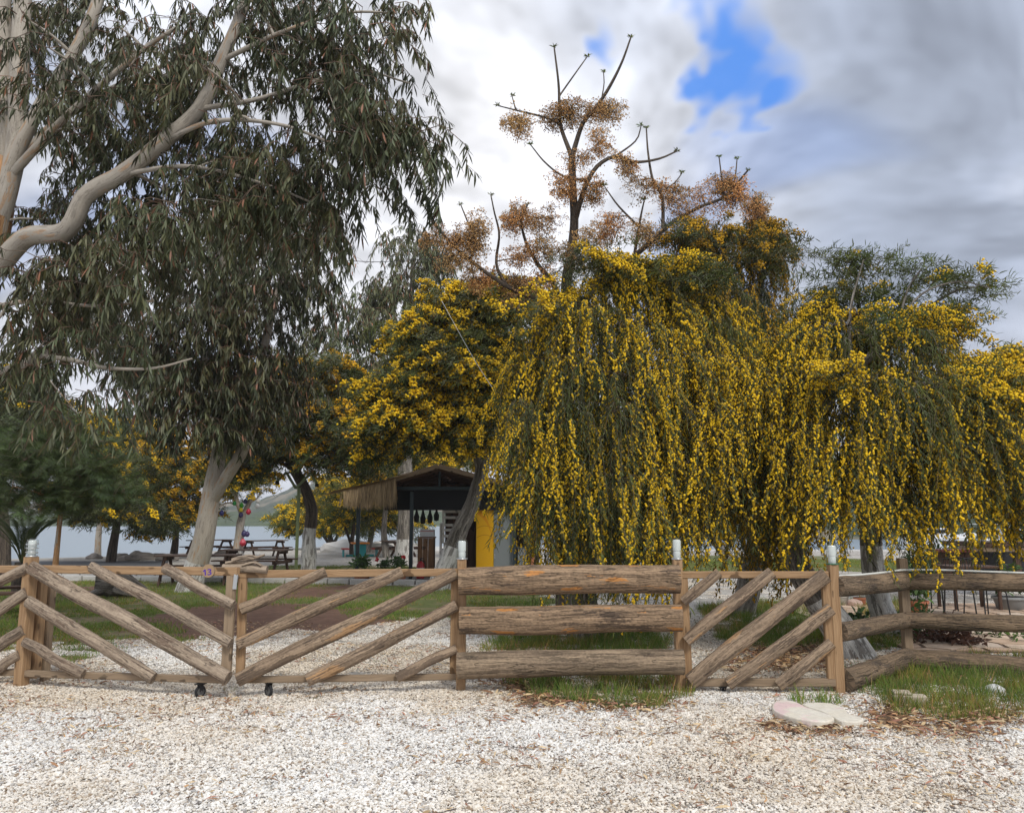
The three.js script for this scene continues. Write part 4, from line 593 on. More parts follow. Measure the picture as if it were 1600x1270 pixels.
tree({ // chinaberry with last year's fruit
  name: 'chinaberry_tree', label: 'bare chinaberry with clusters of tan berries, rising above the yellow wattles', seed: 405, base: [884, 960, 14.2], bark: M.bark, kind: 'berry', per: 14, spread: 0.27, scale: 1.05, leafMat: flowerMat, twigMat: M.twigDark, twigR: 0.6, arch: 0.02, step: 0.12, knotty: 0.12, flatten: 0.9, thick: 0.4, tips: 'bud',
  limbs: [[[[884, 960, 14.2], [878, 700, 14.2], [882, 501, 14.2], [886, 437, 14.2], [897, 354, 14.1], [895, 290, 14], [894, 244, 14]], 0.14, 0.06], [[[894, 246, 14], [901, 221, 14], [912, 191, 14], [931, 168, 14], [950, 140, 13.9], [972, 97, 13.9], [986, 58, 13.9]], 0.05, 0.016],
    [[[894, 246, 14], [888, 231, 14], [876, 195, 14.1], [873, 134, 14.1], [866, 74, 14.1]], 0.045, 0.014], [[[876, 195, 14.1], [860, 186, 14], [806, 172, 13.8], [778, 165, 13.7]], 0.025, 0.01], [[[806, 172, 13.8], [800, 150, 13.8]], 0.014, 0.009], [[[874, 150, 14.1], [890, 127, 14.2], [918, 88, 14.3]], 0.02, 0.01], [[[940, 155, 14], [944, 130, 14], [943, 112, 14]], 0.014, 0.009],
    [[[899, 345, 14.1], [910, 305, 13.8], [921, 278, 13.7], [936, 257, 13.6], [962, 244, 13.5], [991, 253, 13.4], [1030, 248, 13.3], [1058, 236, 13.3]], 0.055, 0.014], [[[962, 244, 13.5], [995, 218, 13.4], [1002, 196, 13.4]], 0.02, 0.01], [[[921, 282, 13.7], [882, 276, 13.6], [852, 254, 13.6], [829, 226, 13.6]], 0.028, 0.01],
    [[[882, 500, 14.2], [945, 440, 13.8], [1010, 384, 13.6], [1048, 350, 13.5], [1094, 323, 13.4], [1131, 308, 13.4], [1169, 266, 13.3]], 0.07, 0.016], [[[1131, 308, 13.4], [1128, 280, 13.4], [1124, 246, 13.4]], 0.018, 0.01], [[[1145, 298, 13.4], [1150, 270, 13.4], [1152, 248, 13.4]], 0.016, 0.009],
    [[[1036, 358, 13.5], [1034, 305, 13.4], [1022, 286, 13.4], [1013, 240, 13.4], [1010, 200, 13.4]], 0.035, 0.012], [[[1040, 295, 13.4], [1055, 285, 13.4], [1066, 270, 13.4]], 0.014, 0.009], [[[992, 395, 13.7], [1000, 345, 13.6], [1007, 312, 13.6]], 0.03, 0.012], [[[996, 352, 13.6], [965, 320, 13.6], [944, 290, 13.6]], 0.022, 0.009],
    [[[881, 480, 14.2], [862, 440, 14], [843, 417, 13.9], [821, 376, 13.8], [815, 345, 13.7], [824, 320, 13.7]], 0.055, 0.014], [[[884, 505, 14.2], [840, 470, 14], [792, 447, 13.8], [736, 408, 13.6], [690, 364, 13.4], [663, 323, 13.3]], 0.06, 0.014], [[[792, 447, 13.8], [776, 415, 13.8], [780, 365, 13.8], [772, 330, 13.8], [767, 305, 13.8]], 0.032, 0.011], [[[735, 407, 13.6], [742, 375, 13.6], [730, 345, 13.6], [720, 320, 13.6]], 0.026, 0.01], [[[1169, 330, 13.3], [1185, 312, 13.2]], 0.02, 0.01]],
  clumps: [[876, 161, 28, 26, 14.1, 0.4, 4], [946, 165, 28, 24, 14, 0.4, 4], [818, 187, 20, 18, 13.8, 0.3, 2], [942, 229, 18, 16, 13.8, 0.3, 2], [912, 252, 14, 12, 13.8, 0.3, 1], [874, 290, 18, 20, 13.7, 0.3, 2], [920, 300, 20, 16, 13.8, 0.3, 2], [973, 263, 16, 12, 13.5, 0.3, 2], [995, 272, 14, 12, 13.4, 0.2, 1], [1037, 295, 20, 16, 13.4, 0.3, 2], [1063, 323, 16, 10, 13.4, 0.3, 1], [1101, 303, 14, 10, 13.4, 0.2, 1], [1137, 288, 22, 16, 13.4, 0.3, 3], [1162, 290, 10, 14, 13.4, 0.2, 1], [1131, 320, 14, 8, 13.4, 0.2, 1], [746, 361, 24, 20, 13.6, 0.4, 3], [799, 340, 24, 18, 13.8, 0.4, 3], [844, 342, 18, 16, 13.8, 0.4, 2], [697, 370, 26, 18, 13.4, 0.4, 3], [803, 395, 18, 14, 13.8, 0.3, 2], [852, 388, 18, 14, 13.9, 0.3, 2], [716, 400, 22, 14, 13.5, 0.3, 2], [753, 437, 26, 16, 13.7, 0.4, 3], [810, 445, 24, 18, 13.9, 0.4, 3], [848, 438, 18, 14, 14, 0.3, 2], [935, 365, 20, 16, 13.8, 0.4, 2], [961, 335, 16, 12, 13.6, 0.3, 1], [999, 357, 16, 12, 13.6, 0.3, 1], [1184, 322, 12, 18, 13.2, 0.2, 2], [910, 395, 22, 18, 14, 0.4, 2],
  ],
});
const WEEP = { mess: 0.6, bark: M.greyBark, kind: 'weep', leafMat: leafy, arch: 0.25, turn: 1.6, step: 0.12, knotty: 0.2, flatten: 0.6 };
tree({ ...WEEP, name: 'wattle_tree', label: 'large weeping wattle in yellow bloom behind the three-log fence panel', seed: 406, base: [916, 990, 11.3], per: 13, spread: 0.36, scale: 0.92, bloom: 0.62,
  limbs: [[[[916, 990, 11.3], [908, 930, 11.3], [912, 850, 11.3], [915, 760, 11.3]], 0.21, 0.15], [[[914, 800, 11.3], [880, 680, 11.1], [850, 580, 11], [830, 540, 10.9]], 0.1, 0.03], [[[915, 770, 11.3], [950, 620, 11.3], [980, 480, 11.4], [990, 430, 11.4]], 0.11, 0.03], [[[916, 760, 11.3], [1010, 640, 11.1], [1090, 540, 11], [1130, 480, 11]], 0.1, 0.03], [[[915, 770, 11.3], [940, 660, 10.5], [950, 580, 10]], 0.08, 0.03], [[[916, 760, 11.3], [930, 640, 12.2], [940, 520, 12.8]], 0.08, 0.03]],
  clumps: [[960, 432, 70, 24, 11.4, 0.9, 8], [1040, 440, 70, 26, 11.3, 0.9, 8], [960, 420, 80, 26, 11.2, 0.9, 9, 'spray'], [1050, 425, 70, 26, 11.2, 0.9, 8, 'spray'], [885, 490, 60, 34, 11.2, 1.0, 9], [880, 475, 50, 34, 11.0, 1.0, 6, 'spray'], [980, 500, 110, 34, 10.5, 1.0, 14], [1100, 490, 60, 34, 10.9, 1.0, 9], [850, 565, 45, 36, 10.9, 1.1, 9], [930, 580, 80, 40, 10.1, 0.9, 12], [1030, 575, 90, 40, 10.0, 0.9, 14], [1120, 570, 60, 40, 10.4, 1, 9], [832, 640, 38, 36, 10.8, 1, 8], [880, 665, 70, 36, 10, 0.9, 12], [980, 660, 90, 36, 9.7, 0.8, 12], [1080, 650, 80, 36, 9.9, 0.8, 10], [1140, 660, 40, 36, 10.3, 0.8, 6], [862, 715, 36, 26, 10.6, 0.9, 7], [910, 740, 60, 26, 9.8, 0.8, 9], [980, 750, 70, 22, 9.5, 0.7, 9], [1050, 730, 70, 22, 9.7, 0.7, 8], [1110, 700, 40, 26, 10.2, 0.7, 5], [880, 775, 36, 12, 10, 0.6, 5], [960, 785, 60, 12, 10.2, 1.0, 7]],
});
tree({ ...WEEP, name: 'wattle_tree', label: 'broad weeping wattle in yellow bloom overhanging the corner log fence', seed: 407, base: [1338, 1032, 9.7], lime: 0.3, count: 0.72, per: 13, spread: 0.36, scale: 0.85, bloom: 0.75, lean: 0.12,
  limbs: [[[[1342, 1036, 9.7], [1310, 980, 9.75], [1275, 930, 9.8], [1245, 880, 9.9], [1230, 800, 10], [1250, 700, 10]], 0.17, 0.12], [[[1246, 720, 10], [1300, 620, 9.9], [1380, 540, 9.8], [1450, 500, 9.7]], 0.09, 0.03], [[[1236, 790, 10], [1340, 700, 9.5], [1440, 640, 9.2], [1540, 640, 9]], 0.08, 0.03], [[[1248, 720, 10], [1240, 600, 10.2], [1260, 520, 10.2]], 0.08, 0.03], [[[1380, 545, 9.8], [1440, 460, 9.7], [1500, 440, 9.6], [1548, 450, 9.5]], 0.022, 0.006], [[[1330, 590, 9.9], [1330, 480, 9.9], [1350, 405, 9.9]], 0.03, 0.007], [[[1400, 530, 9.8], [1420, 450, 9.8], [1440, 420, 9.8]], 0.02, 0.006]],
  clumps: [[1260, 520, 60, 26, 10.1, 0.8, 10], [1340, 520, 70, 30, 9.8, 0.8, 13], [1420, 540, 60, 26, 9.6, 0.7, 10], [1250, 600, 50, 36, 9.8, 0.8, 11], [1340, 600, 80, 34, 9.3, 0.8, 16], [1440, 610, 70, 30, 9.2, 0.7, 14], [1520, 620, 40, 30, 9.1, 0.7, 9], [1270, 680, 50, 34, 9.6, 0.8, 11], [1350, 690, 70, 30, 9.1, 0.7, 14], [1450, 670, 70, 26, 9.0, 0.7, 14], [1540, 670, 50, 28, 9, 0.7, 11], [1590, 690, 30, 34, 9, 0.6, 8], [1290, 740, 60, 24, 9.8, 0.6, 9], [1380, 735, 50, 18, 9.5, 0.5, 8], [1470, 708, 60, 16, 9.2, 0.5, 7], [1565, 712, 36, 18, 9.1, 0.5, 6], [1220, 690, 20, 40, 10.2, 0.6, 6], [1408, 800, 4, 4, 8.85, 0.03, 1], [1300, 500, 60, 30, 10, 0.8, 6, 'spray'], [1420, 520, 70, 26, 9.7, 0.7, 8, 'spray'], [1520, 600, 50, 26, 9.2, 0.6, 6, 'spray'], [1380, 620, 90, 40, 9.1, 0.7, 7, 'spray']],
});
tree({ ...WEEP, kind: 'weep', name: 'wattle_tree', label: 'darker ochre-flowered wattle crown rising between the two weeping wattles', seed: 408, base: [1160, 950, 14], per: 14, spread: 0.45, scale: 0.95, bloom: 0.6, ochre: true, bloomBright: 0.8, bright: 0.85,
  limbs: [[[[1160, 950, 14], [1190, 800, 14], [1180, 650, 14], [1150, 500, 14]], 0.17, 0.07], [[[1170, 580, 14], [1120, 450, 14], [1100, 390, 14]], 0.08, 0.03], [[[1165, 540, 14], [1190, 440, 14], [1180, 370, 14]], 0.08, 0.03]],
  clumps: [[1130, 380, 60, 22, 14, 1, 7], [1120, 372, 60, 26, 13.8, 1, 9, 'spray'], [1180, 400, 36, 40, 13.8, 0.9, 6], [1185, 385, 34, 40, 13.6, 0.9, 8, 'spray'], [1100, 430, 50, 40, 13.6, 1, 14], [1170, 480, 60, 40, 13.4, 1, 16], [1200, 560, 40, 50, 13, 0.8, 12], [1190, 650, 40, 50, 12.8, 0.8, 12], [1180, 770, 36, 26, 12.6, 0.7, 8], [1215, 760, 26, 36, 12.4, 0.6, 7]],
});
tree({ ...WEEP, kind: 'spray', name: 'wattle_tree', label: 'green unflowered wattle boughs standing out against the sky, right', seed: 409, base: [1420, 1000, 11.2], count: 0.8, per: 5, spread: 0.26, scale: 0.85, bloom: 0.08, turn: 3, bright: 1.25, lean: 0.5,
  limbs: [[[[1398, 1010, 11.2], [1372, 930, 11.1], [1362, 860, 11], [1366, 700, 11], [1375, 560, 10.8]], 0.14, 0.06], [[[1372, 600, 10.8], [1345, 490, 10.6], [1335, 410, 10.6]], 0.05, 0.01], [[[1374, 570, 10.8], [1410, 470, 10.5], [1440, 420, 10.4]], 0.04, 0.01], [[[1376, 560, 10.8], [1440, 490, 10.4], [1500, 452, 10.2], [1548, 448, 10]], 0.04, 0.008]], lime: 0.35,
  clumps: [[1330, 430, 36, 24, 10.6, 0.4, 8], [1300, 460, 36, 20, 10.6, 0.4, 5], [1370, 430, 30, 20, 10.5, 0.4, 5], [1430, 440, 30, 18, 10.4, 0.4, 5], [1490, 448, 30, 14, 10.2, 0.3, 5], [1530, 452, 14, 8, 10, 0.2, 2], [1400, 480, 60, 20, 10.4, 0.5, 7], [1340, 480, 50, 30, 10.6, 0.5, 8], [1420, 510, 60, 24, 10.4, 0.5, 8], [1470, 500, 40, 24, 10.2, 0.4, 4]],
});
// ---------------------------------------------------------------- smaller trees behind
const BACK = { bark: M.bark, kind: 'sprayFar', per: 13, step: 0.3, arch: 0.15, turn: 4, spread: 0.8, scale: 1.35 };
tree({ ...BACK, name: 'wattle_tree', label: 'dark wattle with curved limewashed trunk behind the green lamp post', seed: 420, base: [481, 893, 26.5], lime: 0.36, bloom: 0.3, ochre: true, bright: 0.9,
  limbs: [[[[481, 893, 26.5], [483, 840, 26.5], [487, 800, 26.5], [478, 768, 26.5], [462, 738, 26.5], [452, 712, 26.5]], 0.2, 0.15], [[[462, 738, 26.5], [490, 690, 26], [530, 650, 26]], 0.12, 0.04], [[[452, 715, 26.5], [430, 660, 26.3], [420, 600, 26.2]], 0.12, 0.04], [[[456, 720, 26.5], [470, 650, 26.5], [490, 580, 26.5]], 0.12, 0.04], [[[462, 735, 26.5], [410, 710, 26.2], [370, 700, 26]], 0.07, 0.03]],
  clumps: [[430, 610, 60, 40, 26.2, 2, 16], [500, 590, 60, 30, 26.5, 2, 15], [470, 650, 90, 36, 26, 2, 24], [545, 670, 60, 34, 25.8, 1.8, 16], [410, 690, 60, 24, 26, 1.8, 14], [490, 710, 80, 16, 25.8, 1.8, 16], [380, 725, 40, 18, 26, 1.4, 8], [560, 720, 40, 14, 26, 1.4, 7]] });
tree({ ...BACK, name: 'wattle_tree', label: 'ochre-flowered wattle with dark trunk at the water behind the left gate leaf', seed: 421, base: [270, 872, 36], bloom: 0.5, ochre: true, spread: 0.9,
  limbs: [[[[270, 873, 36], [274, 840, 36], [276, 800, 36], [272, 770, 36]], 0.14, 0.09], [[[274, 800, 36], [240, 760, 36], [220, 730, 36]], 0.09, 0.04], [[[274, 790, 36], [300, 760, 36], [310, 730, 36]], 0.09, 0.04]],
  clumps: [[270, 750, 60, 40, 35.5, 2.2, 20], [230, 720, 50, 36, 35.5, 2, 15], [300, 730, 40, 40, 35.5, 2, 12], [225, 780, 40, 24, 35, 1.8, 10], [290, 795, 36, 14, 35, 1.5, 7], [240, 812, 30, 10, 35, 1.2, 5]] });
tree({ ...BACK, name: 'wattle_tree', label: 'dark-trunked leafy tree second from left along the water, beside a pale trunk', seed: 422, base: [172, 878, 32], bloom: 0.16, bright: 0.85,
  limbs: [[[[172, 879, 32], [178, 840, 32], [183, 810, 32], [178, 780, 32]], 0.16, 0.11], [[[180, 800, 32], [150, 750, 32], [130, 720, 32]], 0.1, 0.04], [[[180, 795, 32], [210, 750, 32], [220, 720, 32]], 0.1, 0.04]],
  clumps: [[170, 740, 70, 40, 31.5, 2.2, 20], [130, 770, 50, 30, 31, 2, 13], [215, 760, 45, 30, 31.5, 2, 12], [170, 795, 60, 14, 31, 1.8, 12], [240, 810, 30, 14, 31, 1.4, 6]] });
tree({ ...BACK, name: 'wattle_tree', label: 'yellow wattle with slim pale trunk between the pine and the dark trunk', seed: 423, base: [152, 874, 37], bark: M.gum, bloom: 0.6, spread: 1.0,
  limbs: [[[[152, 875, 37], [153, 840, 37], [157, 800, 37], [165, 740, 37], [180, 690, 37]], 0.12, 0.06], [[[165, 740, 37], [190, 700, 37], [210, 670, 37]], 0.07, 0.03]],
  clumps: [[180, 690, 70, 30, 37, 2, 16], [150, 660, 50, 24, 37, 2, 10], [220, 680, 36, 30, 37, 2, 9], [140, 720, 40, 30, 37, 2, 9], [190, 650, 30, 20, 37, 1.6, 6, 'gumFar']] });
tree({ ...BACK, name: 'pine_tree', label: 'soft-needled pine with thin reddish trunk and painted foot behind the left gate post', seed: 424, base: [80, 944, 15.6], bark: M.gumRed, kind: 'needle', leafMat: leathery, lime: 0.2, per: 9, spread: 0.4, scale: 1.1, turn: 5, twigMat: M.twigGum,
  limbs: [[[[80, 944, 15.6], [85, 890, 15.6], [92, 820, 15.6], [98, 740, 15.6], [104, 660, 15.6]], 0.05, 0.02], [[[95, 790, 15.6], [70, 780, 15.4], [30, 740, 15.2]], 0.03, 0.01], [[[97, 760, 15.6], [140, 720, 15.4], [180, 715, 15.2]], 0.03, 0.01], [[[95, 785, 15.6], [60, 770, 15.2], [20, 760, 15]], 0.02, 0.01]],
  clumps: [[95, 720, 60, 40, 15.6, 0.9, 18], [40, 730, 55, 36, 15.3, 0.8, 17], [30, 780, 50, 20, 15.2, 0.7, 10], [150, 720, 45, 36, 15.3, 0.8, 13], [170, 760, 36, 24, 15.3, 0.7, 8], [100, 780, 50, 18, 15.4, 0.7, 9], [100, 670, 36, 22, 15.6, 0.7, 7], [10, 700, 40, 30, 15.3, 0.8, 9]] });
tree({ ...BACK, name: 'evergreen_tree', label: 'dark evergreen tree with a thick trunk cut by the left edge', seed: 425, base: [2, 900, 25], kind: 'sprayFar', bloom: 0.08, bright: 0.7, per: 13,
  limbs: [[[[2, 900, 25], [4, 840, 25], [0, 760, 25], [10, 680, 25]], 0.2, 0.12], [[[2, 740, 25], [40, 680, 25], [60, 640, 25]], 0.1, 0.04]],
  clumps: [[20, 640, 50, 40, 25, 1.8, 18], [60, 660, 36, 30, 25, 1.6, 10], [10, 600, 40, 20, 25, 1.6, 9], [-20, 700, 50, 50, 25, 2, 14]] });
tree({ ...BACK, name: 'wattle_tree', label: 'low many-stemmed yellow wattle on the beach behind the green lamp post', seed: 426, base: [520, 858, 47], bark: M.greyBark, bloom: 0.75, spread: 1.0, scale: 1.6, bright: 1.2,
  limbs: [[[[520, 859, 47], [516, 840, 47], [508, 815, 47], [505, 790, 47]], 0.14, 0.06], [[[518, 855, 47], [500, 830, 47], [485, 812, 47]], 0.1, 0.05], [[[520, 852, 47], [530, 830, 47], [540, 805, 47]], 0.1, 0.05]],
  clumps: [[480, 800, 42, 22, 47, 2, 14], [520, 775, 45, 26, 47, 2, 16], [550, 800, 36, 26, 47, 2, 12], [455, 815, 25, 12, 47, 1.4, 6], [510, 820, 40, 12, 47, 1.8, 8]] });
tree({ ...BACK, name: 'wattle_tree', label: 'slim dark two-stemmed tree beside the bright children\'s table', seed: 427, base: [549, 874, 38], bark: M.bark, bloom: 0.3, bright: 1.0, spread: 0.9,
  limbs: [[[[549, 876, 38], [549, 850, 38], [553, 820, 38], [556, 790, 38]], 0.09, 0.05], [[[549, 852, 38], [541, 830, 38], [535, 812, 38]], 0.07, 0.04]],
  clumps: [[555, 780, 34, 22, 38, 1.6, 12], [540, 800, 28, 14, 38, 1.4, 8], [575, 790, 24, 16, 38, 1.4, 6]] });
tree({ ...BACK, name: 'wattle_tree', label: 'small leaning tree near the water seen left of the kiosk post', seed: 428, base: [574, 868, 42], bark: M.greyBark, bloom: 0.25, bright: 1.1, spread: 1.0,
  limbs: [[[[573, 869, 42], [577, 850, 42], [581, 825, 42], [580, 800, 42]], 0.14, 0.09]],
  clumps: [[590, 800, 40, 22, 42, 1.8, 12], [600, 770, 40, 20, 42, 1.8, 10], [565, 810, 28, 12, 42, 1.5, 6], [620, 820, 24, 10, 42, 1.4, 5]] });
tree({ ...BACK, name: 'wattle_tree', label: 'bright yellow wattle crown above the kiosk thatch', seed: 429, base: [608, 872, 36], bark: M.greyBark, bloom: 0.9, bright: 1.3, spread: 0.8,
  limbs: [[[[604, 874, 36], [600, 830, 36], [604, 780, 36], [610, 745, 36]], 0.13, 0.06]],
  clumps: [[612, 738, 30, 22, 36, 1.5, 11], [590, 756, 26, 14, 36, 1.4, 7], [635, 752, 24, 16, 36, 1.4, 6], [680, 715, 50, 16, 35, 1.6, 12], [740, 705, 40, 16, 35, 1.6, 10], [650, 700, 30, 16, 35, 1.4, 7]] });
tree({ ...BACK, name: 'wattle_tree', label: 'distant golden wattle crown at the right edge', seed: 430, base: [1640, 945, 15.5], kind: 'sprayFar', bloom: 1.0, bright: 1.1, scale: 1.1, spread: 0.55, bloomBright: 1.1, per: 15,
  limbs: [[[[1640, 945, 15.5], [1630, 800, 15.5], [1610, 680, 15.5], [1590, 610, 15.5]], 0.18, 0.06], [[[1620, 740, 15.5], [1570, 680, 15.3], [1540, 640, 15]], 0.07, 0.03]],
  clumps: [[1570, 600, 40, 28, 15.4, 1.2, 17], [1600, 580, 30, 30, 15.5, 1.2, 12], [1545, 640, 40, 30, 15, 1.1, 14], [1600, 660, 40, 40, 15.2, 1.2, 14]] });
{ // date palm sapling behind the left post
  const R = rng(77), p = onGround(28, 938), t = thing('palm', 'young palm with arching feathery fronds behind the left gate post', 'palm', p), wood = [];
  put('trunk', limb([V(0, -0.05, 0), V(0.01, 0.3, 0), V(0, 0.75, 0)], [0.13, 0.15, 0.11], { knotty: 0.35, round: 12, step: 0.05 }), M.bark, t);
  for (let i = 0; i < 17; i++) {
    const b = new Bag(), a = i * 2.4, h = 0.9 + R() * 0.75, r = 0.35 + R() * 0.65, pts = [0, 1, 2, 3, 4, 5].map((k) => { const q = k / 5; return V(Math.cos(a) * r * q * (0.5 + 0.5 * q), 0.7 + h * (q - 0.35 * q * q), Math.sin(a) * r * q * (0.5 + 0.5 * q)); }), c = new THREE.CatmullRomCurve3(pts);
    b.tube(pts, 0.014, 0.004, [0.14, 0.15, 0.06]);
    for (let q = 0.25; q < 1; q += 0.022) for (const sd of [-1, 1]) { const u = c.getTangent(q), s = u.clone().cross(V(0, 1, 0)).normalize().multiplyScalar(sd); b.leaf(c.getPoint(q), u.clone().add(s.multiplyScalar(0.9)).add(V(0, 0.3, 0)), V(0, 1, 0.2), 0.16 + 0.1 * R(), 0.011, 0.4, 0, mul3([0.07, 0.10, 0.035], 0.7 + 0.6 * R()), 2); }
    put('frond', b.done(), leathery, t);
  }
}
// ---------------------------------------------------------------- kiosk
const metresPer = (d) => d / FOCAL;
{
  const d = 21.5, D = 4.2, o = V(at(690, 900, d).x, 0, -d), t = thing('kiosk', 'open beach kiosk with straw-fringed gable roof and dark steel posts', 'kiosk', o);
  const X = (px) => at(px, 800, d).x - o.x, Yh = (py) => at(700, py, d).y, zf = 0, zb = -D;
  const eL = X(548), eR = X(842), rx = X(686), eY = Yh(772), rY = Yh(731);
  for (const [px, z] of [[560, 0], [643, 0], [804, 0], [720, zb], [830, zb]]) put('post', bar(V(X(px), 0, z), V(X(px), z ? eY + 0.05 : eY + 0.06, z), 0.09, 0.09, { side: V(1, 0, 0) }), M.steel, t);
  put('beam', bar(V(eL + 0.1, Yh(763), 0.0), V(eR - 0.1, Yh(763), 0.0), 0.1, 0.09), M.steel, t); put('beam', bar(V(eL + 0.1, Yh(763), zb), V(eR - 0.1, Yh(763), zb), 0.1, 0.09), M.steel, t);
  put('king_post', bar(V(rx, Yh(761), 0), V(rx, rY - 0.04, 0), 0.06, 0.06, { side: V(1, 0, 0) }), M.steel, t);
  for (let k = 0; k < 6; k++) { const z = lerp(zf + 0.15, zb - 0.1, k / 5); for (const e of [eL, eR]) put('rafter', bar(V(e, eY - 0.03, z), V(rx, rY - 0.05, z), 0.05, 0.09), M.tableWood, t); }
  for (const e of [eL, eR]) for (let k = 0; k < 6; k++) { const q = k / 6, q2 = (k + 1) / 6 - 0.01; put('roof_board', bar(V(lerp(e, rx, (q + q2) / 2), lerp(eY, rY, (q + q2) / 2) + 0.05, zf + 0.35), V(lerp(e, rx, (q + q2) / 2), lerp(eY, rY, (q + q2) / 2) + 0.05, zb - 0.3), Math.hypot(rx - e, rY - eY) / 6.1, 0.03, { side: V(rx - e, rY - eY, 0) }), M.tableTop, t); }
  for (const e of [eL, eR]) put('barge_board', bar(V(e, eY + 0.02, 0.38), V(rx, rY + 0.02, 0.38), 0.04, 0.12), M.timberGrey, t);
  put('valance', box(X(806) - X(600), Yh(766) - Yh(797), 0.03, (X(806) + X(600)) / 2, (Yh(766) + Yh(797)) / 2, -0.08), std(0.012, 0.012, 0.014, 0.9), t);
  put('floor_slab', box(eR - eL, 0.08, D + 0.6, (eL + eR) / 2, 0.035, zb / 2), std(0.26, 0.25, 0.24, 0.9), t);
  put('shade_backing', box(X(850) - X(676), 2.25, 0.05, (X(850) + X(676)) / 2, 1.16, zb + 0.1), M.tableWood, t);  // dark wall added so the open kiosk reads as shaded inside
  put('gable_shade_backing', build([eL + 0.2, eY, zb - 0.2, eR - 0.2, eY, zb - 0.2, rx, rY - 0.06, zb - 0.2], [0, 0, 1, 0, 0.5, 1], [0, 1, 2]), M.tableWood, t); put('side_panel', box(0.05, 2.2, D - 0.4, eR - 0.25, 1.1, zb / 2), M.tableWood, t);  // gable triangle added to shut out bright sky and darken under the roof
  // straw fringe
  const R = rng(9), b = new Bag();
  for (let i = 0; i < 1300; i++) {
    const q = Math.pow(R(), 0.9), front = i % 5 !== 0, x = front ? lerp(eL - 0.05, X(621), R()) : eL - 0.12 - R() * 0.08, z = front ? 0.36 + R() * 0.16 : lerp(0.4, zb, q), y = front ? lerp(eY + 0.08, Yh(749), (x - eL) / (X(621) - eL)) + 0.02 * R() : eY + 0.08, c = mul3([0.46, 0.34, 0.20], 0.5 + 0.8 * R());
    b.leaf(V(x, y, z), V((R() - 0.5) * 0.3, -1, 0.25 * R()), V(1, 0, R() - 0.5), (y - Yh(795)) * (0.66 + 0.46 * R()), 0.016, 0.2, (R() - 0.5) * 0.3, c, 2);
    if (i % 3 === 0) { const u = R(); b.leaf(V(lerp(eL - 0.1, X(640), u), lerp(eY + 0.1, Yh(745), u) + 0.03, 0.4 + R() * 0.1), V(-1, -0.25, 0.25 * (R() - 0.3)), V(0, 0.2, 1), 0.4 + R() * 0.3, 0.02, 0.5, 0, c, 2); }
  }
  const f = put('straw_fringe', b.done(), new THREE.MeshStandardMaterial({ vertexColors: true, roughness: 0.95, side: THREE.DoubleSide }), t); f.userData.kind = 'stuff';
}
const span = (x0, x1, y0, y1, d) => { const a = at(x0, y1, d), b = at(x1, y0, d); return { w: b.x - a.x, h: b.y - a.y, x: (a.x + b.x) / 2, y: a.y, top: b.y }; };
{ // yellow and grey cabinet
  const d = 21.9, s = span(744, 803, 789, 900, d), t = thing('cabinet', 'tall cabinet with a yellow printed front and grey side under the kiosk', 'cabinet', V(s.x, 0.075, -d));
  const c = document.createElement('canvas'); c.width = 128; c.height = 512; const x = c.getContext('2d'); x.fillStyle = '#d9a400'; x.fillRect(0, 0, 128, 512); x.fillStyle = '#cf8d00'; x.beginPath(); x.moveTo(0, 60); x.quadraticCurveTo(120, 120, 128, 300); x.lineTo(128, 240); x.quadraticCurveTo(90, 60, 10, 20); x.fill(); x.strokeStyle = '#b98200'; x.lineWidth = 5; for (const y of [150, 215]) { x.beginPath(); x.ellipse(64, y + 50, 84, 56, 0, 3.5, 5.9); x.stroke(); }
  const ct = new THREE.CanvasTexture(c); ct.colorSpace = THREE.SRGBColorSpace; const m = metresPer(d), wy = 27 * m, wg = 31 * m, h = s.top - 0.08;
  put('yellow_panel', box(wy - 0.01, h, 0.5, -s.w / 2 + wy / 2, h / 2, 0), std(0.70, 0.42, 0.0, 0.5), t); put('printed_front', new THREE.PlaneGeometry(wy - 0.04, h - 0.03).translate(-s.w / 2 + wy / 2, h / 2, 0.254), new THREE.MeshStandardMaterial({ map: ct, roughness: 0.5 }), t);
  put('grey_panel', box(wg - 0.005, h, 0.5, s.w / 2 - wg / 2, h / 2, -0.02), std(0.20, 0.225, 0.23, 0.5), t); put('lock', cyl(0.016, 0.016, 0.02, 0, 0, 0).rotateX(1.57).translate(s.w / 2 - wg + 0.09, h - 0.14, 0.236), M.zinc, t); put('hinge', box(0.02, 0.12, 0.02, s.w / 2 - wg + 0.03, h * 0.3, 0.235), M.zinc, t);
  const p = thing('grey_box', 'low grey metal box at the right end of the kiosk', 'box', V(at(816, 860, d).x, 0.075, -d)); put('case', box(0.24, 0.78, 0.3, 0, 0.39, 0, 0.01), std(0.20, 0.22, 0.225, 0.5), p); put('lid', box(0.26, 0.03, 0.32, 0, 0.795, 0, 0.008), std(0.12, 0.13, 0.14, 0.5), p);
  const g = thing('crate', 'orange and black crate right of the grey metal box', 'crate', V(at(830, 860, d).x, 0.0, -d)); put('base', box(0.17, 0.62, 0.2, 0, 0.31, 0, 0.01), std(0.42, 0.16, 0.07, 0.8), g); for (let k = 0; k < 3; k++) put('black_tray', box(0.18, 0.07, 0.21, 0, 0.66 + k * 0.08, 0, 0.01), M.black, g);
}
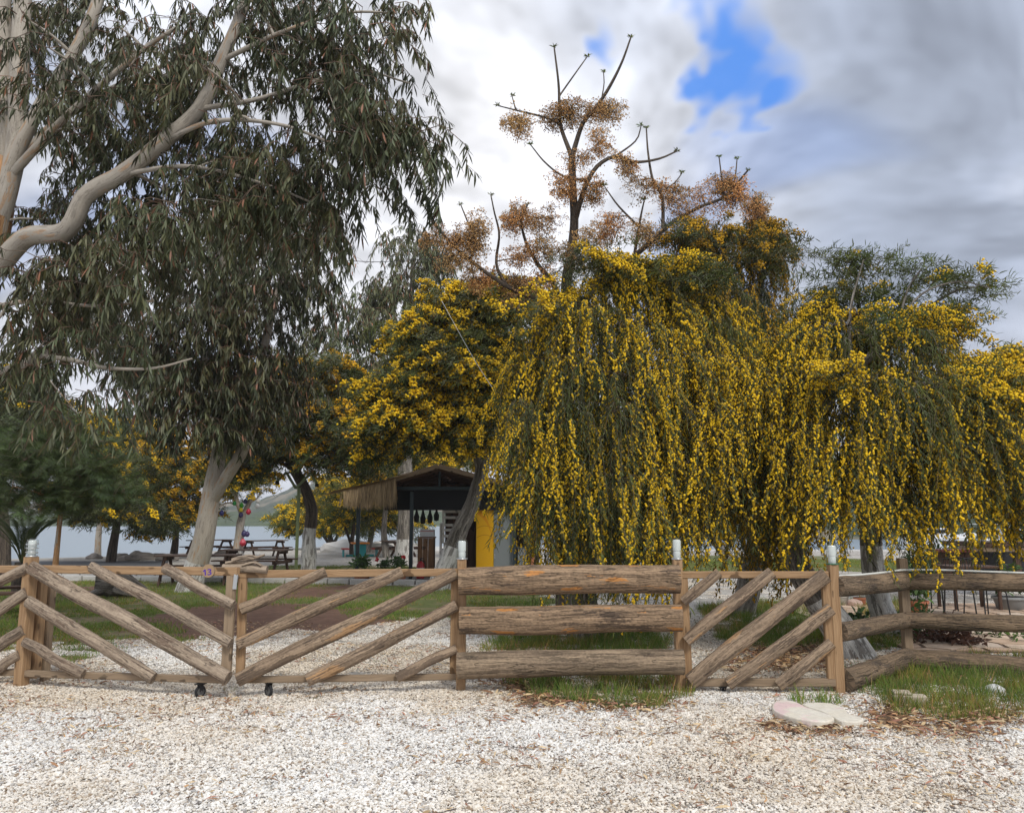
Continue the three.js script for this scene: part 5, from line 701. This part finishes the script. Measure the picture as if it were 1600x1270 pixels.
{ // counter, stacked chairs and small things under the roof
  const d = 22.4, c = span(654, 677, 837, 905, d), t = thing('counter', 'brown plank counter with a white box on top, left inside the kiosk', 'counter', V(c.x, 0.075, -d));
  for (let k = 0; k < 3; k++) put('plank', bar(V(-0.14 + k * 0.14, 0, 0.2), V(-0.14 + k * 0.14, 1.03, 0.2), 0.135, 0.03, { side: V(1, 0, 0), u0: k }), M.counterWood, t); put('side', box(0.03, 1.03, 0.4, 0.215, 0.515, 0), M.counterWood, t); put('top', box(0.5, 0.035, 0.46, 0, 1.05, 0), M.counterWood, t);
  const w = thing('white_box', 'white box lying on the brown plank counter', 'box', V(c.x + 0.03, 1.145, -d)); put('body', box(0.38, 0.2, 0.3, 0, 0.1, 0, 0.02), std(0.75, 0.77, 0.8, 0.4), w); put('stripe', box(0.36, 0.02, 0.01, 0, 0.15, 0.152, 0.002), std(0.5, 0.12, 0.1, 0.5), w);
  const chair = (y, turn, label) => {
    const q = thing('white_chair', label, 'chair', V(at(704, 850, d).x, y, -d + 0.1), 'stacked white chairs'); q.rotation.y = turn;
    for (const [x, z, h] of [[-0.2, 0.2, 0.46], [0.2, 0.2, 0.46], [-0.22, -0.2, 1.0], [0.22, -0.2, 1.0]]) put('leg', bar(V(x, 0, z), V(x, h, z), 0.06, 0.06, { side: V(1, 0, 0) }), M.whiteWood, q);
    for (let k = 0; k < 4; k++) put('seat_slat', bar(V(-0.24, 0.475, -0.15 + k * 0.11), V(0.24, 0.475, -0.15 + k * 0.11), 0.095, 0.025), M.whiteWood, q);
    for (const h of [0.66, 0.82, 0.95]) put('back_slat', bar(V(-0.2, h, -0.2), V(0.2, h, -0.2), 0.025, 0.07), M.whiteWood, q);
    for (const x of [-0.2, 0.2]) put('side_rail', bar(V(x, 0.3, -0.18), V(x, 0.3, 0.18), 0.03, 0.05), M.whiteWood, q);
    return q;
  };
  const tb = thing('low_table', 'low pale table carrying the stacked white chairs', 'table', V(at(704, 850, d).x, 0.075, -d + 0.1)); put('top', box(0.62, 0.03, 0.6, 0, 0.42, 0), M.whiteWood, tb); for (const [x, z] of [[-0.26, 0.25], [0.26, 0.25], [-0.26, -0.25], [0.26, -0.25]]) put('leg', bar(V(x, 0, z), V(x, 0.41, z), 0.05, 0.05, { side: V(1, 0, 0) }), M.whiteWood, tb);
  chair(0.51, 3.0, 'lower of two stacked white wooden chairs in the kiosk'); chair(1.0, 3.35, 'upper of two stacked white wooden chairs in the kiosk');
  [[651, 0.42], [661, 0.46], [672, 0.44], [682, 0.38]].forEach(([px, h], i) => { const top = at(px, 792, 22.0), m = put('hanging_bag', lathe([[0, -h], [0.06, -h + 0.02], [0.075, -h + 0.16], [0.035, -h * 0.35], [0.012, 0], [0, 0]], 12).translate(0, 0, 0), std(0.018, 0.018, 0.02, 0.9)); m.position.copy(top); tag(m, ['leftmost black bag hanging under the kiosk roof', 'second black bag from the left under the kiosk roof', 'third black bag from the left under the kiosk roof', 'black bag hanging nearest the white chairs'][i], 'bag', 'black bags hanging in the kiosk'); });
  const fx = thing('fire_extinguisher', 'red fire extinguisher on the kiosk floor beside the counter', 'extinguisher', V(at(657, 880, 21.7).x, 0.075, -21.7)); put('cylinder', lathe([[0, 0], [0.1, 0], [0.105, 0.03], [0.105, 0.36], [0.06, 0.43], [0.03, 0.45], [0, 0.45]], 18), std(0.42, 0.015, 0.02, 0.35), fx); put('valve', [box(0.03, 0.06, 0.03, 0, 0.48, 0), box(0.12, 0.02, 0.025, 0.03, 0.52, 0)], M.black, fx); put('hose', limb([V(0.02, 0.48, 0), V(0.12, 0.44, 0.02), V(0.12, 0.2, 0.02)], [0.012, 0.012], { round: 6 }), M.black, fx); put('label_plate', cyl(0.106, 0.106, 0.12, 0, 0.22, 0, 18), std(0.7, 0.68, 0.62, 0.5), fx);
}
// ---------------------------------------------------------------- picnic tables
function picnic(px, feetPy, d, w, turn, label, h = 0.72) {
  const p = V(at(px, feetPy, d).x, 0, -d), t = thing('picnic_table', label, 'picnic table', p, 'dark wooden picnic tables'); t.rotation.y = turn; p.y = groundY(p.x, p.z); t.position.y = p.y;
  for (let k = 0; k < 5; k++) put('top_plank', bar(V(-w / 2, h, -0.3 + k * 0.15), V(w / 2, h, -0.3 + k * 0.15), 0.14, 0.04, { u0: k * 0.3 }), M.tableTop, t);
  for (const z of [-0.68, 0.68]) for (const q of [-0.07, 0.07]) put('seat_plank', bar(V(-w / 2, 0.43, z + q), V(w / 2, 0.43, z + q), 0.13, 0.04, { u0: q * 3 + z }), M.tableWood, t);
  for (const x of [-w / 2 + 0.22, w / 2 - 0.22]) { for (const s of [-1, 1]) put('leg', bar(V(x, 0, s * 0.62), V(x, h - 0.03, s * 0.22), 0.05, 0.1, { side: V(1, 0, 0) }), M.tableWood, t); put('cross_beam', bar(V(x + 0.05, 0.37, -0.74), V(x + 0.05, 0.37, 0.74), 0.05, 0.09), M.tableWood, t); put('top_beam', bar(V(x + 0.05, h - 0.07, -0.34), V(x + 0.05, h - 0.07, 0.34), 0.05, 0.08), M.tableWood, t); }
  return t;
}
picnic(308, 914, 20.6, 1.95, 0.12, 'nearest picnic table, behind the forked eucalyptus trunk'); picnic(398, 900, 24.5, 2.0, -0.1, 'picnic table behind the driftwood heap on the gate');
picnic(328, 869, 37.5, 2.1, 1.0, 'far picnic table by the water, left of the buoy tree'); picnic(412, 867, 36.5, 1.9, 0.75, 'far picnic table by the water, right of the buoy tree');
picnic(619, 870, 36.5, 1.7, 1.2, 'lone picnic table on the beach left of the kiosk post'); picnic(-14, 965, 13.6, 1.7, 0.5, 'picnic table cut off by the left edge of the picture');
{ // children's table
  const d = 37, p = V(at(562, 870, d).x, 0, -d), t = thing('kids_table', 'small bright children\'s table with orange top and red seats on teal legs', 'kids table', p), teal = std(0.02, 0.25, 0.26, 0.5), red = std(0.5, 0.06, 0.05, 0.5); t.rotation.y = 0.3;
  put('top', box(0.8, 0.07, 0.7, 0, 0.6, 0, 0.03), std(0.72, 0.24, 0.03, 0.5), t); put('pedestal', box(0.5, 0.55, 0.44, 0, 0.285, 0, 0.03), teal, t);
  for (const s of [-1, 1]) { put('seat', box(0.34, 0.06, 0.6, s * 0.66, 0.35, 0, 0.025), red, t); put('seat_leg', [box(0.06, 0.32, 0.5, s * 0.74, 0.16, 0, 0.02), box(0.4, 0.1, 0.2, s * 0.42, 0.05, 0, 0.02)], teal, t); }
}
{ // green lamp post with two folded arms
  const d = 25.6, t = thing('lamp_post', 'green garden lamp post with two zigzag arms', 'lamp post', V(at(462, 895, d).x, 0, -d)), g = std(0.17, 0.21, 0.09, 0.55), P = (x, y) => at(x, y, d).sub(t.position);
  put('pole', bar(V(0, 0, 0), V(0, P(462, 762).y, 0), 0.085, 0.085, { side: V(1, 0, 0) }), g, t); put('base_plate', box(0.24, 0.02, 0.24, 0, 0.012, 0), g, t);
  for (const [a, b] of [[[447, 738], [433, 752]], [[485, 739], [495, 756]]]) { const j = P(462, 763), k = P(...a), e = P(...b); put('arm', bar(j, k, 0.075, 0.075), g, t); const f = put('fore_arm', bar(k, e, 0.07, 0.07), g, t); const h = lathe([[0, 0.03], [0.05, 0.03], [0.065, -0.03], [0.06, -0.08], [0, -0.08]], 14); h.translate(e.x, e.y - 0.02, e.z); put('lamp_head', h, M.black, t); }
}
// ---------------------------------------------------------------- tree hung with floats
tree({ name: 'buoy_tree', label: 'small pale tree by the water hung with coloured floats', seed: 440, base: [373, 868, 35], bark: M.gum, kind: 'sprayFar', bloom: 0.3, per: 8, spread: 0.6, scale: 1.2, step: 0.2, arch: 0.1, turn: 5, knotty: 0.2, lime: 0.2,
  limbs: [[[[371, 869, 35], [373, 845, 35], [375, 820, 35], [379, 800, 35]], 0.2, 0.14], [[[378, 806, 35], [371, 785, 35], [366, 765, 35], [362, 745, 35]], 0.11, 0.05], [[[379, 805, 35], [388, 788, 35], [394, 770, 35], [400, 748, 35]], 0.12, 0.05], [[[371, 790, 35], [355, 785, 35], [340, 795, 35]], 0.04, 0.015], [[[390, 785, 35], [402, 778, 35], [408, 768, 35]], 0.05, 0.02]],
  clumps: [[370, 748, 36, 16, 35, 1.4, 8], [400, 745, 30, 14, 35, 1.4, 6], [340, 770, 24, 14, 35, 1.2, 4]] });
[[388, 776, 'blue', [0.01, 0.24, 0.42], 1.2, 'bright blue round float high in the buoy tree'], [396, 778, 'yellow', [0.68, 0.42, 0.02], 1, 'yellow float next to the bright blue one'], [403, 782, 'white', [0.72, 0.72, 0.7], 1, 'upper white float at the right of the buoy tree'], [402, 790, 'white', [0.7, 0.7, 0.7], 1, 'lower white float at the right of the buoy tree'], [383, 783, 'navy', [0.02, 0.02, 0.09], 1, 'small navy float under the bright blue one'], [366, 786, 'green', [0.02, 0.3, 0.06], 0.9, 'leftmost of two green floats in the buoy tree'], [377, 789, 'green', [0.05, 0.36, 0.02], 1, 'green float just above the yellow one on the trunk'], [376, 796, 'yellow', [0.62, 0.5, 0.02], 1, 'yellow float hanging below the green one'], [376, 804, 'navy', [0.04, 0.03, 0.11], 1.1, 'navy float hanging below the yellow one'], [388, 799, 'red', [0.5, 0.02, 0.05], 1.2, 'red float on the right fork of the buoy tree'], [346, 801, 'blue', [0.03, 0.03, 0.16], 1.1, 'dark blue float hanging far left of the buoy trunk'], [381, 833, 'purple', [0.05, 0.04, 0.13], 1.3, 'purple float low on the buoy tree trunk, left of a pair'], [386, 834, 'purple', [0.06, 0.04, 0.13], 1.1, 'purple float low on the buoy tree trunk, right of a pair'], [379, 847, 'pink', [0.6, 0.1, 0.14], 1.5, 'pink and red float lowest on the buoy tree']].forEach(([px, py, , c, s, label], i) => {
  const p = at(px, py, 34.72), t = thing('float', label, 'float', p, 'floats hung on the tree'); put('body', lathe([[0, -0.12], [0.05, -0.105], [0.085, -0.05], [0.088, 0], [0.06, 0.06], [0.025, 0.1], [0, 0.105]].map(([a, b]) => [a * s, b * s]), 14), std(...c, 0.4), t); put('cord', limb([V(0, 0.1 * s, 0), V(0.01, 0.22, -0.06), V(0.02, 0.36, -0.16)], [0.006, 0.006], { round: 5 }), M.black, t);
  if (i === 13) put('red_half', lathe([[0, -0.122], [0.052, -0.107], [0.087, -0.05], [0.089, -0.02]].map(([a, b]) => [a * s, b * s]), 14), std(0.45, 0.02, 0.04, 0.4), t);
});
// ---------------------------------------------------------------- kerbs, road, rocks, stump
{
  const R = rng(15), lime = new THREE.MeshStandardMaterial({ roughness: 0.9, map: tex(128, 128, (u, v) => mul3(mix3([0.5, 0.48, 0.44], [0.7, 0.69, 0.66], fbm(u * 6, v * 6, 4, 3, 6, 6)), 0.8 + 0.25 * hash(Math.floor(u * 64), Math.floor(v * 64), 2)), [1, 1]) });
  const row = (name, a, b, label) => { const A = onGround(...a), B = onGround(...b), n = Math.floor(A.distanceTo(B) / 0.55), t = new THREE.Group(); t.name = name; t.userData.kind = 'structure'; t.userData.label = label; t.position.copy(A); scene.add(t); const yaw = Math.atan2(-(B.z - A.z), B.x - A.x); for (let k = 0; k < n; k++) { const m = put('kerb_stone', box(0.53, 0.13 + R() * 0.03, 0.15, 0, 0.06, 0, 0.02), lime, t); m.position.copy(A.clone().lerp(B, (k + 0.5) / n).sub(A)).add(V(0, 0, (R() - 0.5) * 0.03)); m.rotation.y = yaw + (R() - 0.5) * 0.08; } };
  row('kerb', [40, 906], [720, 915], 'whitewashed kerb stones along the lawn'); row('path_edging', [40, 899], [640, 903], 'second row of whitewashed kerb stones behind the lawn');
  const a = onGround(-200, 887), b = onGround(262, 887), c = onGround(262, 877), e = onGround(-300, 876);
  structure('road', build([a.x, 0.006, a.z, b.x, 0.006, b.z, c.x, 0.006, c.z, e.x, 0.006, e.z], [0, 0, 12, 0, 12, 4, 0, 4], [0, 1, 2, 0, 2, 3]), new THREE.MeshStandardMaterial({ roughness: 0.9, map: tex(128, 128, (u, v) => mul3([0.085, 0.09, 0.10], 0.7 + 0.6 * hash(Math.floor(u * 128), Math.floor(v * 128), 7)), [1, 1]) }));
  const rockGeo = (seed, s) => { const g = new THREE.IcosahedronGeometry(1, 2), q = g.attributes.position; for (let i = 0; i < q.count; i++) { const v = V().fromBufferAttribute(q, i), k = 0.65 + 0.7 * noise3(v.x * 1.6 + 5, v.y * 1.6 + 5, v.z * 1.6 + 5, seed); q.setXYZ(i, v.x * k * s[0], v.y * k * s[1], v.z * k * s[2]); } g.computeVertexNormals(); return g; };
  const rk = new THREE.MeshStandardMaterial({ roughness: 0.95, map: tex(128, 128, (u, v) => mul3([0.34, 0.30, 0.26], 0.6 + 0.7 * fbm(u * 8, v * 8, 4, 5, 8, 8)), [1, 1]) }), rw = std(0.6, 0.58, 0.54, 0.9);
  const where = ['left of the pale trunk', 'right of the dark trunk', 'beyond the asphalt strip', 'near the far left tables', 'beside the forked eucalyptus', 'behind the far left table', 'in front of the water left of the table', 'by the buoy tree foot'];
  [[146, 873], [188, 873], [200, 876], [212, 872], [228, 874], [253, 873], [262, 876], [352, 868]].forEach(([px, py], i) => { const p = onGround(px, py), m = put('shore_rock', rockGeo(i + 3, [0.25 + R() * 0.35, 0.16 + R() * 0.12, 0.3]), rk); m.position.copy(p).setY(groundY(p.x, p.z) + 0.06); tag(m, 'rounded brown shore rock ' + where[i], 'rock', 'rocks along the shore'); });
  [[528, 860, 'small dark'], [590, 862, 'pale'], [600, 858, 'low white'], [640, 862, 'large white']].forEach(([px, py, w], i) => { const p = onGround(px, py), m = put('shore_rock', rockGeo(i + 30, [0.9, 0.35, 0.7]), i === 0 ? rk : rw); m.position.copy(p).setY(groundY(p.x, p.z) + 0.1); tag(m, w + ' boulder on the beach ' + ['under the low yellow wattle', 'behind the children\'s table', 'left of the lone picnic table', 'right of the lone picnic table'][i], 'rock', 'boulders on the beach'); });
  const hump = put('sand_mound', rockGeo(44, [1.6, 0.55, 0.9]), std(0.7, 0.69, 0.66, 0.7)); hump.position.copy(onGround(545, 862)).setY(0.05); tag(hump, 'pale mound of sand and stone beside the children\'s table', 'mound');
  // stump
  const s = onGround(178, 932), t = thing('stump', 'big weathered tree stump lying on the lawn behind the left gate leaf', 'stump', s); put('trunk_piece', limb([V(-0.35, 0.3, 0.1), V(-0.05, 0.28, 0), V(0.35, 0.2, -0.05), V(0.6, 0.1, -0.1)], [0.2, 0.27, 0.17, 0.07], { knotty: 0.5, round: 18, step: 0.04, caps: true, seed: 9 }), M.greyBark, t); put('root', limb([V(0.1, 0.16, 0.12), V(0.5, 0.08, 0.3), V(0.75, 0.03, 0.35)], [0.1, 0.06, 0.02], { knotty: 0.4, round: 10, step: 0.05, seed: 12 }), M.greyBark, t); put('root', limb([V(-0.2, 0.15, 0.12), V(-0.35, 0.07, 0.35), V(-0.5, 0.02, 0.5)], [0.1, 0.06, 0.02], { knotty: 0.4, round: 10, step: 0.05, seed: 14 }), M.greyBark, t);
  const wires = [[[540, 407, 26], [590, 409, 26], [700, 402, 27]], [[690, 470, 15], [740, 560, 15], [775, 615, 15]]];
  tag(put('overhead_wire', limb(wires[0].map((q) => at(...q)), [0.012, 0.012], { round: 5 }), M.black), 'thin overhead wire against the sky left of the chinaberry', 'wire');
  tag(put('guy_wire', limb(wires[1].map((q) => at(...q)), [0.006, 0.006], { round: 5 }), M.zinc), 'thin slanting wire before the yellow wattle above the kiosk', 'wire');
}
// ---------------------------------------------------------------- plants and pots
function pottedPlant(px, py, r, h, mat, plant, label, flowers, d) {
  const p = d ? V(at(px, py, d).x, 0, -d) : onGround(px, py), t = thing('potted_plant', label, 'potted plant', p), R = rng(Math.round(px)); put('pot', lathe([[0, 0], [r * 0.75, 0], [r, h], [r * 1.08, h], [r * 1.08, h * 0.85]], 18), mat, t); put('soil', cyl(r * 0.95, r * 0.95, 0.02, 0, h * 0.92, 0), std(0.05, 0.035, 0.025, 1), t);
  const ms = [], cs = []; for (let k = 0; k < plant; k++) { const q = polar(R, 1).multiplyScalar(r * 1.3 * R()); ms.push(mtx(V(q.x, h + 0.1 + Math.abs(q.y) * 1.3, q.z), R() * 6, 0.8 + R() * 0.6)); const v = 0.8 + 0.5 * R(); cs.push(rgb(v, v, v)); } copies('leaves', LIB.broad[0][0], leafy, ms, cs, t);
  if (flowers) for (let k = 0; k < flowers[0]; k++) { const b = new Bag(), q = polar(R, 0.5).multiplyScalar(r * 1.2); for (let i = 0; i < 14; i++) b.ball(polar(R).multiplyScalar(0.04), 0.022, flowers[1], R); const m = put('flower_head', b.done(), flowerMat, t); m.position.set(q.x, h + 0.28 + R() * 0.1, q.z + 0.05); }
}
const clay = std(0.38, 0.14, 0.07, 0.85), cream = std(0.68, 0.66, 0.6, 0.7), greyPot = std(0.27, 0.28, 0.28, 0.7);
pottedPlant(565, 905, 0.22, 0.36, clay, 16, 'leafy bush in a clay pot at the left kiosk post', null, 21.0); pottedPlant(601, 905, 0.2, 0.32, clay, 9, 'potted geranium with a red flower, left of two by the kiosk', [1, [0.55, 0.01, 0.02]], 21.0); pottedPlant(623, 905, 0.2, 0.34, clay, 9, 'potted geranium with a red flower, right of two by the kiosk', [1, [0.6, 0.015, 0.02]], 21.0);
pottedPlant(1316, 947, 0.13, 0.2, cream, 6, 'small plant in a cream pot right of the small gate'); pottedPlant(1345, 949, 0.11, 0.18, clay, 6, 'small plant in a dark clay pot beside the cream pot'); pottedPlant(1577, 925, 0.26, 0.26, greyPot, 10, 'grey tub of pink flowers behind the corner fence', [3, [0.5, 0.08, 0.14]], 14.5); pottedPlant(1436, 968, 0.16, 0.3, clay, 8, 'tall clay pot behind the corner fence post');
function shrub(px, py, n, w, h, kind, sc, label, tint, d) {
  const p = d ? V(at(px, py, d).x, 0, -d) : onGround(px, py), t = thing('shrub', label, 'shrub', p), R = rng(Math.round(px * 3)), lib = LIB[kind], lots = lib.map(() => [[], []]), stems = [];
  for (let k = 0; k < n; k++) { const q = polar(R, 1).multiplyScalar(Math.pow(R(), 0.5)), v = V(q.x * w, Math.abs(q.y) * h + 0.04, q.z * w), i = Math.floor(R() * lib.length), f = 0.7 + 0.5 * R(); lots[i][0].push(mtx(v, R() * 6, sc * (0.7 + 0.6 * R()))); lots[i][1].push(rgb(f * tint[0], f * tint[1], f * tint[2])); if (k % 3 === 0) stems.push(limb([V(0, -0.02, 0), V(v.x * 0.4, v.y * 0.6, v.z * 0.4), v], [0.007, 0.004], { round: 4, seg: 4 })); }
  put('stems', stems, M.twig, t); lots.forEach((l, i) => { if (l[0].length) copies('leaves', lib[i][0], leafy, l[0], l[1], t); });
}
shrub(1440, 1000, 34, 0.4, 0.42, 'broad', 0.8, 'leafy green shrub growing through the corner fence', [1, 1.1, 0.9]); shrub(1475, 1008, 22, 0.45, 0.3, 'broad', 0.9, 'low reddish shrub beside the corner fence', [2.0, 0.45, 1.2]); shrub(1350, 985, 14, 0.25, 0.3, 'broad', 1.1, 'dark broad-leaved plant beside the limewashed trunk', [0.6, 0.7, 0.6]);
shrub(1560, 1000, 8, 0.6, 0.35, 'broad', 0.7, 'young leafy shoots at the edge of the terrace', [1.3, 1.2, 0.9]); shrub(842, 985, 4, 0.15, 0.4, 'gum', 0.5, 'dark sapling behind the log panel, left of the trunk', [0.7, 1.0, 0.6]); shrub(952, 985, 4, 0.15, 0.35, 'gum', 0.5, 'dark sapling behind the log panel, right of the trunk', [0.7, 1.0, 0.6]);
shrub(1500, 905, 60, 1.6, 0.9, 'broad', 2.2, 'dark hedge at the back of the terrace', [0.5, 0.55, 0.5], 21); shrub(1590, 905, 50, 1.2, 1.6, 'broad', 2.2, 'tall dark bush behind the terrace bar', [0.5, 0.6, 0.5], 22);
[[1262, 944, 0.16, 'white rock'], [1278, 946, 0.12, 'smaller white rock'], [1336, 950, 0.14, 'pinkish rock'], [1358, 946, 0.12, 'grey rock']].forEach(([px, py, s, w], i) => { const g = new THREE.IcosahedronGeometry(s, 2), q = g.attributes.position; for (let k = 0; k < q.count; k++) { const v = V().fromBufferAttribute(q, k), f = 0.7 + 0.6 * noise3(v.x * 12 + 5, v.y * 12 + 5, v.z * 12 + 5, i); q.setXYZ(k, v.x * f, v.y * f * 0.7, v.z * f); } g.computeVertexNormals(); const m = put('garden_rock', g, std(i === 2 ? 0.5 : 0.58, i === 2 ? 0.36 : 0.56, i === 2 ? 0.3 : 0.52, 0.9)); m.position.copy(onGround(px, py)).setY(s * 0.4); tag(m, w + ' behind the ' + ['small gate, left of a pair', 'small gate, right of a pair', 'corner fence beside the pots', 'corner fence against the trunk'][i], 'rock', 'garden rocks'); });
// ---------------------------------------------------------------- terrace on the right
{
  const R = rng(63), x0 = onGround(1432, 1022).x, x1 = onGround(1660, 1022).x + 2.4, z1 = onGround(1500, 1022).z, z0 = -15.5;
  const base = structure('terrace', box(x1 - x0 + 1.4, 0.04, z1 - z0, (x0 + x1) / 2 + 0.7, 0.012, (z0 + z1) / 2, 0.004), std(0.16, 0.12, 0.09, 0.95));
  const sites = []; for (let z = z0; z < z1; z += 0.34) for (let x = x0; x < x1 + 1.4; x += 0.5) sites.push([x + (R() - 0.3) * 0.34, z + R() * 0.26]);
  const tones = [[0.55, 0.39, 0.27], [0.60, 0.46, 0.34], [0.50, 0.37, 0.27], [0.62, 0.50, 0.39]].map((c, i) => new THREE.MeshStandardMaterial({ roughness: 0.9, map: tex(64, 64, (u, v) => mul3(c, 0.75 + 0.5 * fbm(u * 5, v * 5, 3, i, 5, 5)), [2, 2]) }));
  let count = 0;
  for (const s of sites) { // every paving stone is the cell of its own site, cut back by the joint
    let cell = [[s[0] - 0.5, s[1] - 0.4], [s[0] + 0.5, s[1] - 0.4], [s[0] + 0.5, s[1] + 0.4], [s[0] - 0.5, s[1] + 0.4]];
    const cut = (nx, nz, c) => { const out = []; for (let i = 0; i < cell.length; i++) { const a = cell[i], b = cell[(i + 1) % cell.length], da = a[0] * nx + a[1] * nz - c, db = b[0] * nx + b[1] * nz - c; if (da <= 0) out.push(a); if (da * db < 0) { const t = da / (da - db); out.push([lerp(a[0], b[0], t), lerp(a[1], b[1], t)]); } } cell = out; };
    for (const o of sites) { const dx = o[0] - s[0], dz = o[1] - s[1], L = Math.hypot(dx, dz); if (L < 1e-6 || L > 1.2) continue; cut(dx / L, dz / L, (dx / L) * (s[0] + o[0]) / 2 + (dz / L) * (s[1] + o[1]) / 2 - 0.028); }
    cut(1, 0, x1 + 1.4); cut(-1, 0, -x0); cut(0, 1, z1 - 0.01); cut(0, -1, -z0);
    if (cell.length < 3 || count >= 298) continue; count++;
    const g = new THREE.ExtrudeGeometry(new THREE.Shape(cell.map(([x, z]) => new THREE.Vector2(x - s[0], -(z - s[1])))), { depth: 0.012 + R() * 0.006, bevelEnabled: false }).rotateX(-Math.PI / 2), m = put('paving_stone', g, tones[Math.floor(R() * 4)], base); m.position.set(s[0], 0.033, s[1]);
  }
  // bar, chairs, table
  const d = 17, b = thing('terrace_bar', 'dark open-fronted bar with a brown beam at the back of the terrace', 'bar', V(at(1545, 900, d).x, 0, -d)); const S = (x0, x1, y0, y1, z, th, m, n) => { const q = span(x0, x1, y0, y1, d - z); put(n, box(q.w, q.h, th, q.x - b.position.x, (q.y + q.top) / 2, z), m, b); };
  S(1502, 1590, 853, 862, 0, 0.14, M.timberGrey, 'front_beam'); S(1590, 1612, 856, 868, 0.02, 0.14, M.timberGrey, 'end_beam'); S(1490, 1640, 858, 905, -1.2, 0.08, M.black, 'back_wall'); S(1504, 1509, 862, 908, 0, 0.1, M.tableWood, 'post'); S(1588, 1593, 862, 908, 0, 0.1, M.tableWood, 'post'); S(1500, 1600, 846, 853, -0.6, 1.4, M.tableWood, 'roof'); S(1460, 1515, 858, 862, 0.3, 0.5, std(0.25, 0.07, 0.05, 0.6), 'counter_top'); S(1470, 1512, 862, 905, 0.2, 0.3, M.tableWood, 'counter_front');
  const chair = (px, dd, turn, label) => { const t = thing('wire_chair', label, 'chair', V(at(px, 900, dd).x, 0.05, -dd), 'wire chairs on the terrace'); t.rotation.y = turn; for (const [x, z] of [[-0.2, 0.2], [0.2, 0.2], [-0.2, -0.2], [0.2, -0.2]]) put('leg', limb([V(x * 1.15, 0, z * 1.15), V(x, 0.45, z)], [0.011, 0.011], { round: 6 }), M.black, t); for (let k = 0; k < 9; k++) put('back_wire', limb([V(-0.22 + k * 0.055, 0.45, -0.2), V(-0.24 + k * 0.06, 0.7, -0.24), V(-0.2 + k * 0.05, 0.88, -0.27)], [0.005, 0.005], { round: 5, seg: 5 }), M.black, t); put('top_rail', limb([V(-0.22, 0.87, -0.26), V(0, 0.91, -0.27), V(0.22, 0.87, -0.26)], [0.009, 0.009], { round: 6 }), M.black, t); put('seat', box(0.44, 0.03, 0.44, 0, 0.455, 0, 0.012), M.black, t); };
  chair(1462, 14.2, 0.6, 'leftmost black wire chair on the terrace'); chair(1497, 13.6, -0.5, 'middle black wire chair on the terrace'); chair(1538, 13.4, 0.2, 'rightmost black wire chair, beside the flower tub');
  const tb = thing('terrace_table', 'dark table between the wire chairs on the terrace', 'table', V(at(1512, 900, 14.6).x, 0.05, -14.6)); put('top', box(0.9, 0.035, 0.7, 0, 0.72, 0), M.tableWood, tb); for (const [x, z] of [[-0.38, 0.28], [0.38, 0.28], [-0.38, -0.28], [0.38, -0.28]]) put('leg', bar(V(x, 0, z), V(x, 0.7, z), 0.05, 0.05, { side: V(1, 0, 0) }), M.tableWood, tb);
  // moored boat beyond
  const hull = (px, py, dd, L, label) => { const p = at(px, py, dd), t = thing('boat', label, 'boat', V(p.x, SEA, -dd)); const s = new THREE.Shape(); s.moveTo(-L / 2, 0.1); s.lineTo(-L / 2, 0.75); s.lineTo(L * 0.3, 0.8); s.lineTo(L / 2, 1.05); s.quadraticCurveTo(L * 0.4, 0.1, L * 0.25, 0); s.lineTo(-L * 0.4, -0.1); put('hull', new THREE.ExtrudeGeometry(s, { depth: 1.4, bevelEnabled: true, bevelThickness: 0.15, bevelSize: 0.08, bevelSegments: 2 }).translate(0, 0, -0.7), std(0.74, 0.75, 0.76, 0.4), t); put('cabin', box(L * 0.38, 0.75, 1.2, -L * 0.02, 1.1, 0, 0.1), std(0.74, 0.75, 0.76, 0.4), t); put('window', box(L * 0.3, 0.26, 1.22, -L * 0.02, 1.22, 0, 0.03), M.black, t); put('awning', box(L * 0.4, 0.06, 1.4, -L * 0.3, 1.75, 0, 0.02), std(0.7, 0.7, 0.66, 0.8), t); for (const x of [-0.45, -0.15]) put('awning_pole', bar(V(L * x, 0.75, 0.5), V(L * x, 1.74, 0.5), 0.04, 0.04, { side: V(1, 0, 0) }), M.zinc, t); };
  hull(1592, 850, 52, 5.2, 'white cabin boat moored beyond the terrace at the right edge'); hull(1462, 850, 58, 5, 'white boat with a pale awning seen under the right wattle');
  const lw = thing('leaning_trunk', 'thin bare leaning trunk by the water between the wattles', 'trunk', V(onGround(1136, 872).x, 0, onGround(1136, 872).z)); put('stem', limb([at(1138, 876, -lw.position.z), at(1118, 848, -lw.position.z), at(1092, 815, -lw.position.z), at(1070, 780, -lw.position.z)], [0.2, 0.16, 0.12, 0.08], { knotty: 0.15, step: 0.2 }), M.greyBark, lw, true); put('side_branch', limb([at(1117, 847, -lw.position.z), at(1122, 815, -lw.position.z), at(1126, 770, -lw.position.z)], [0.08, 0.05, 0.03], { step: 0.2 }), M.greyBark, lw, true);
}
renderer.render(scene, camera);
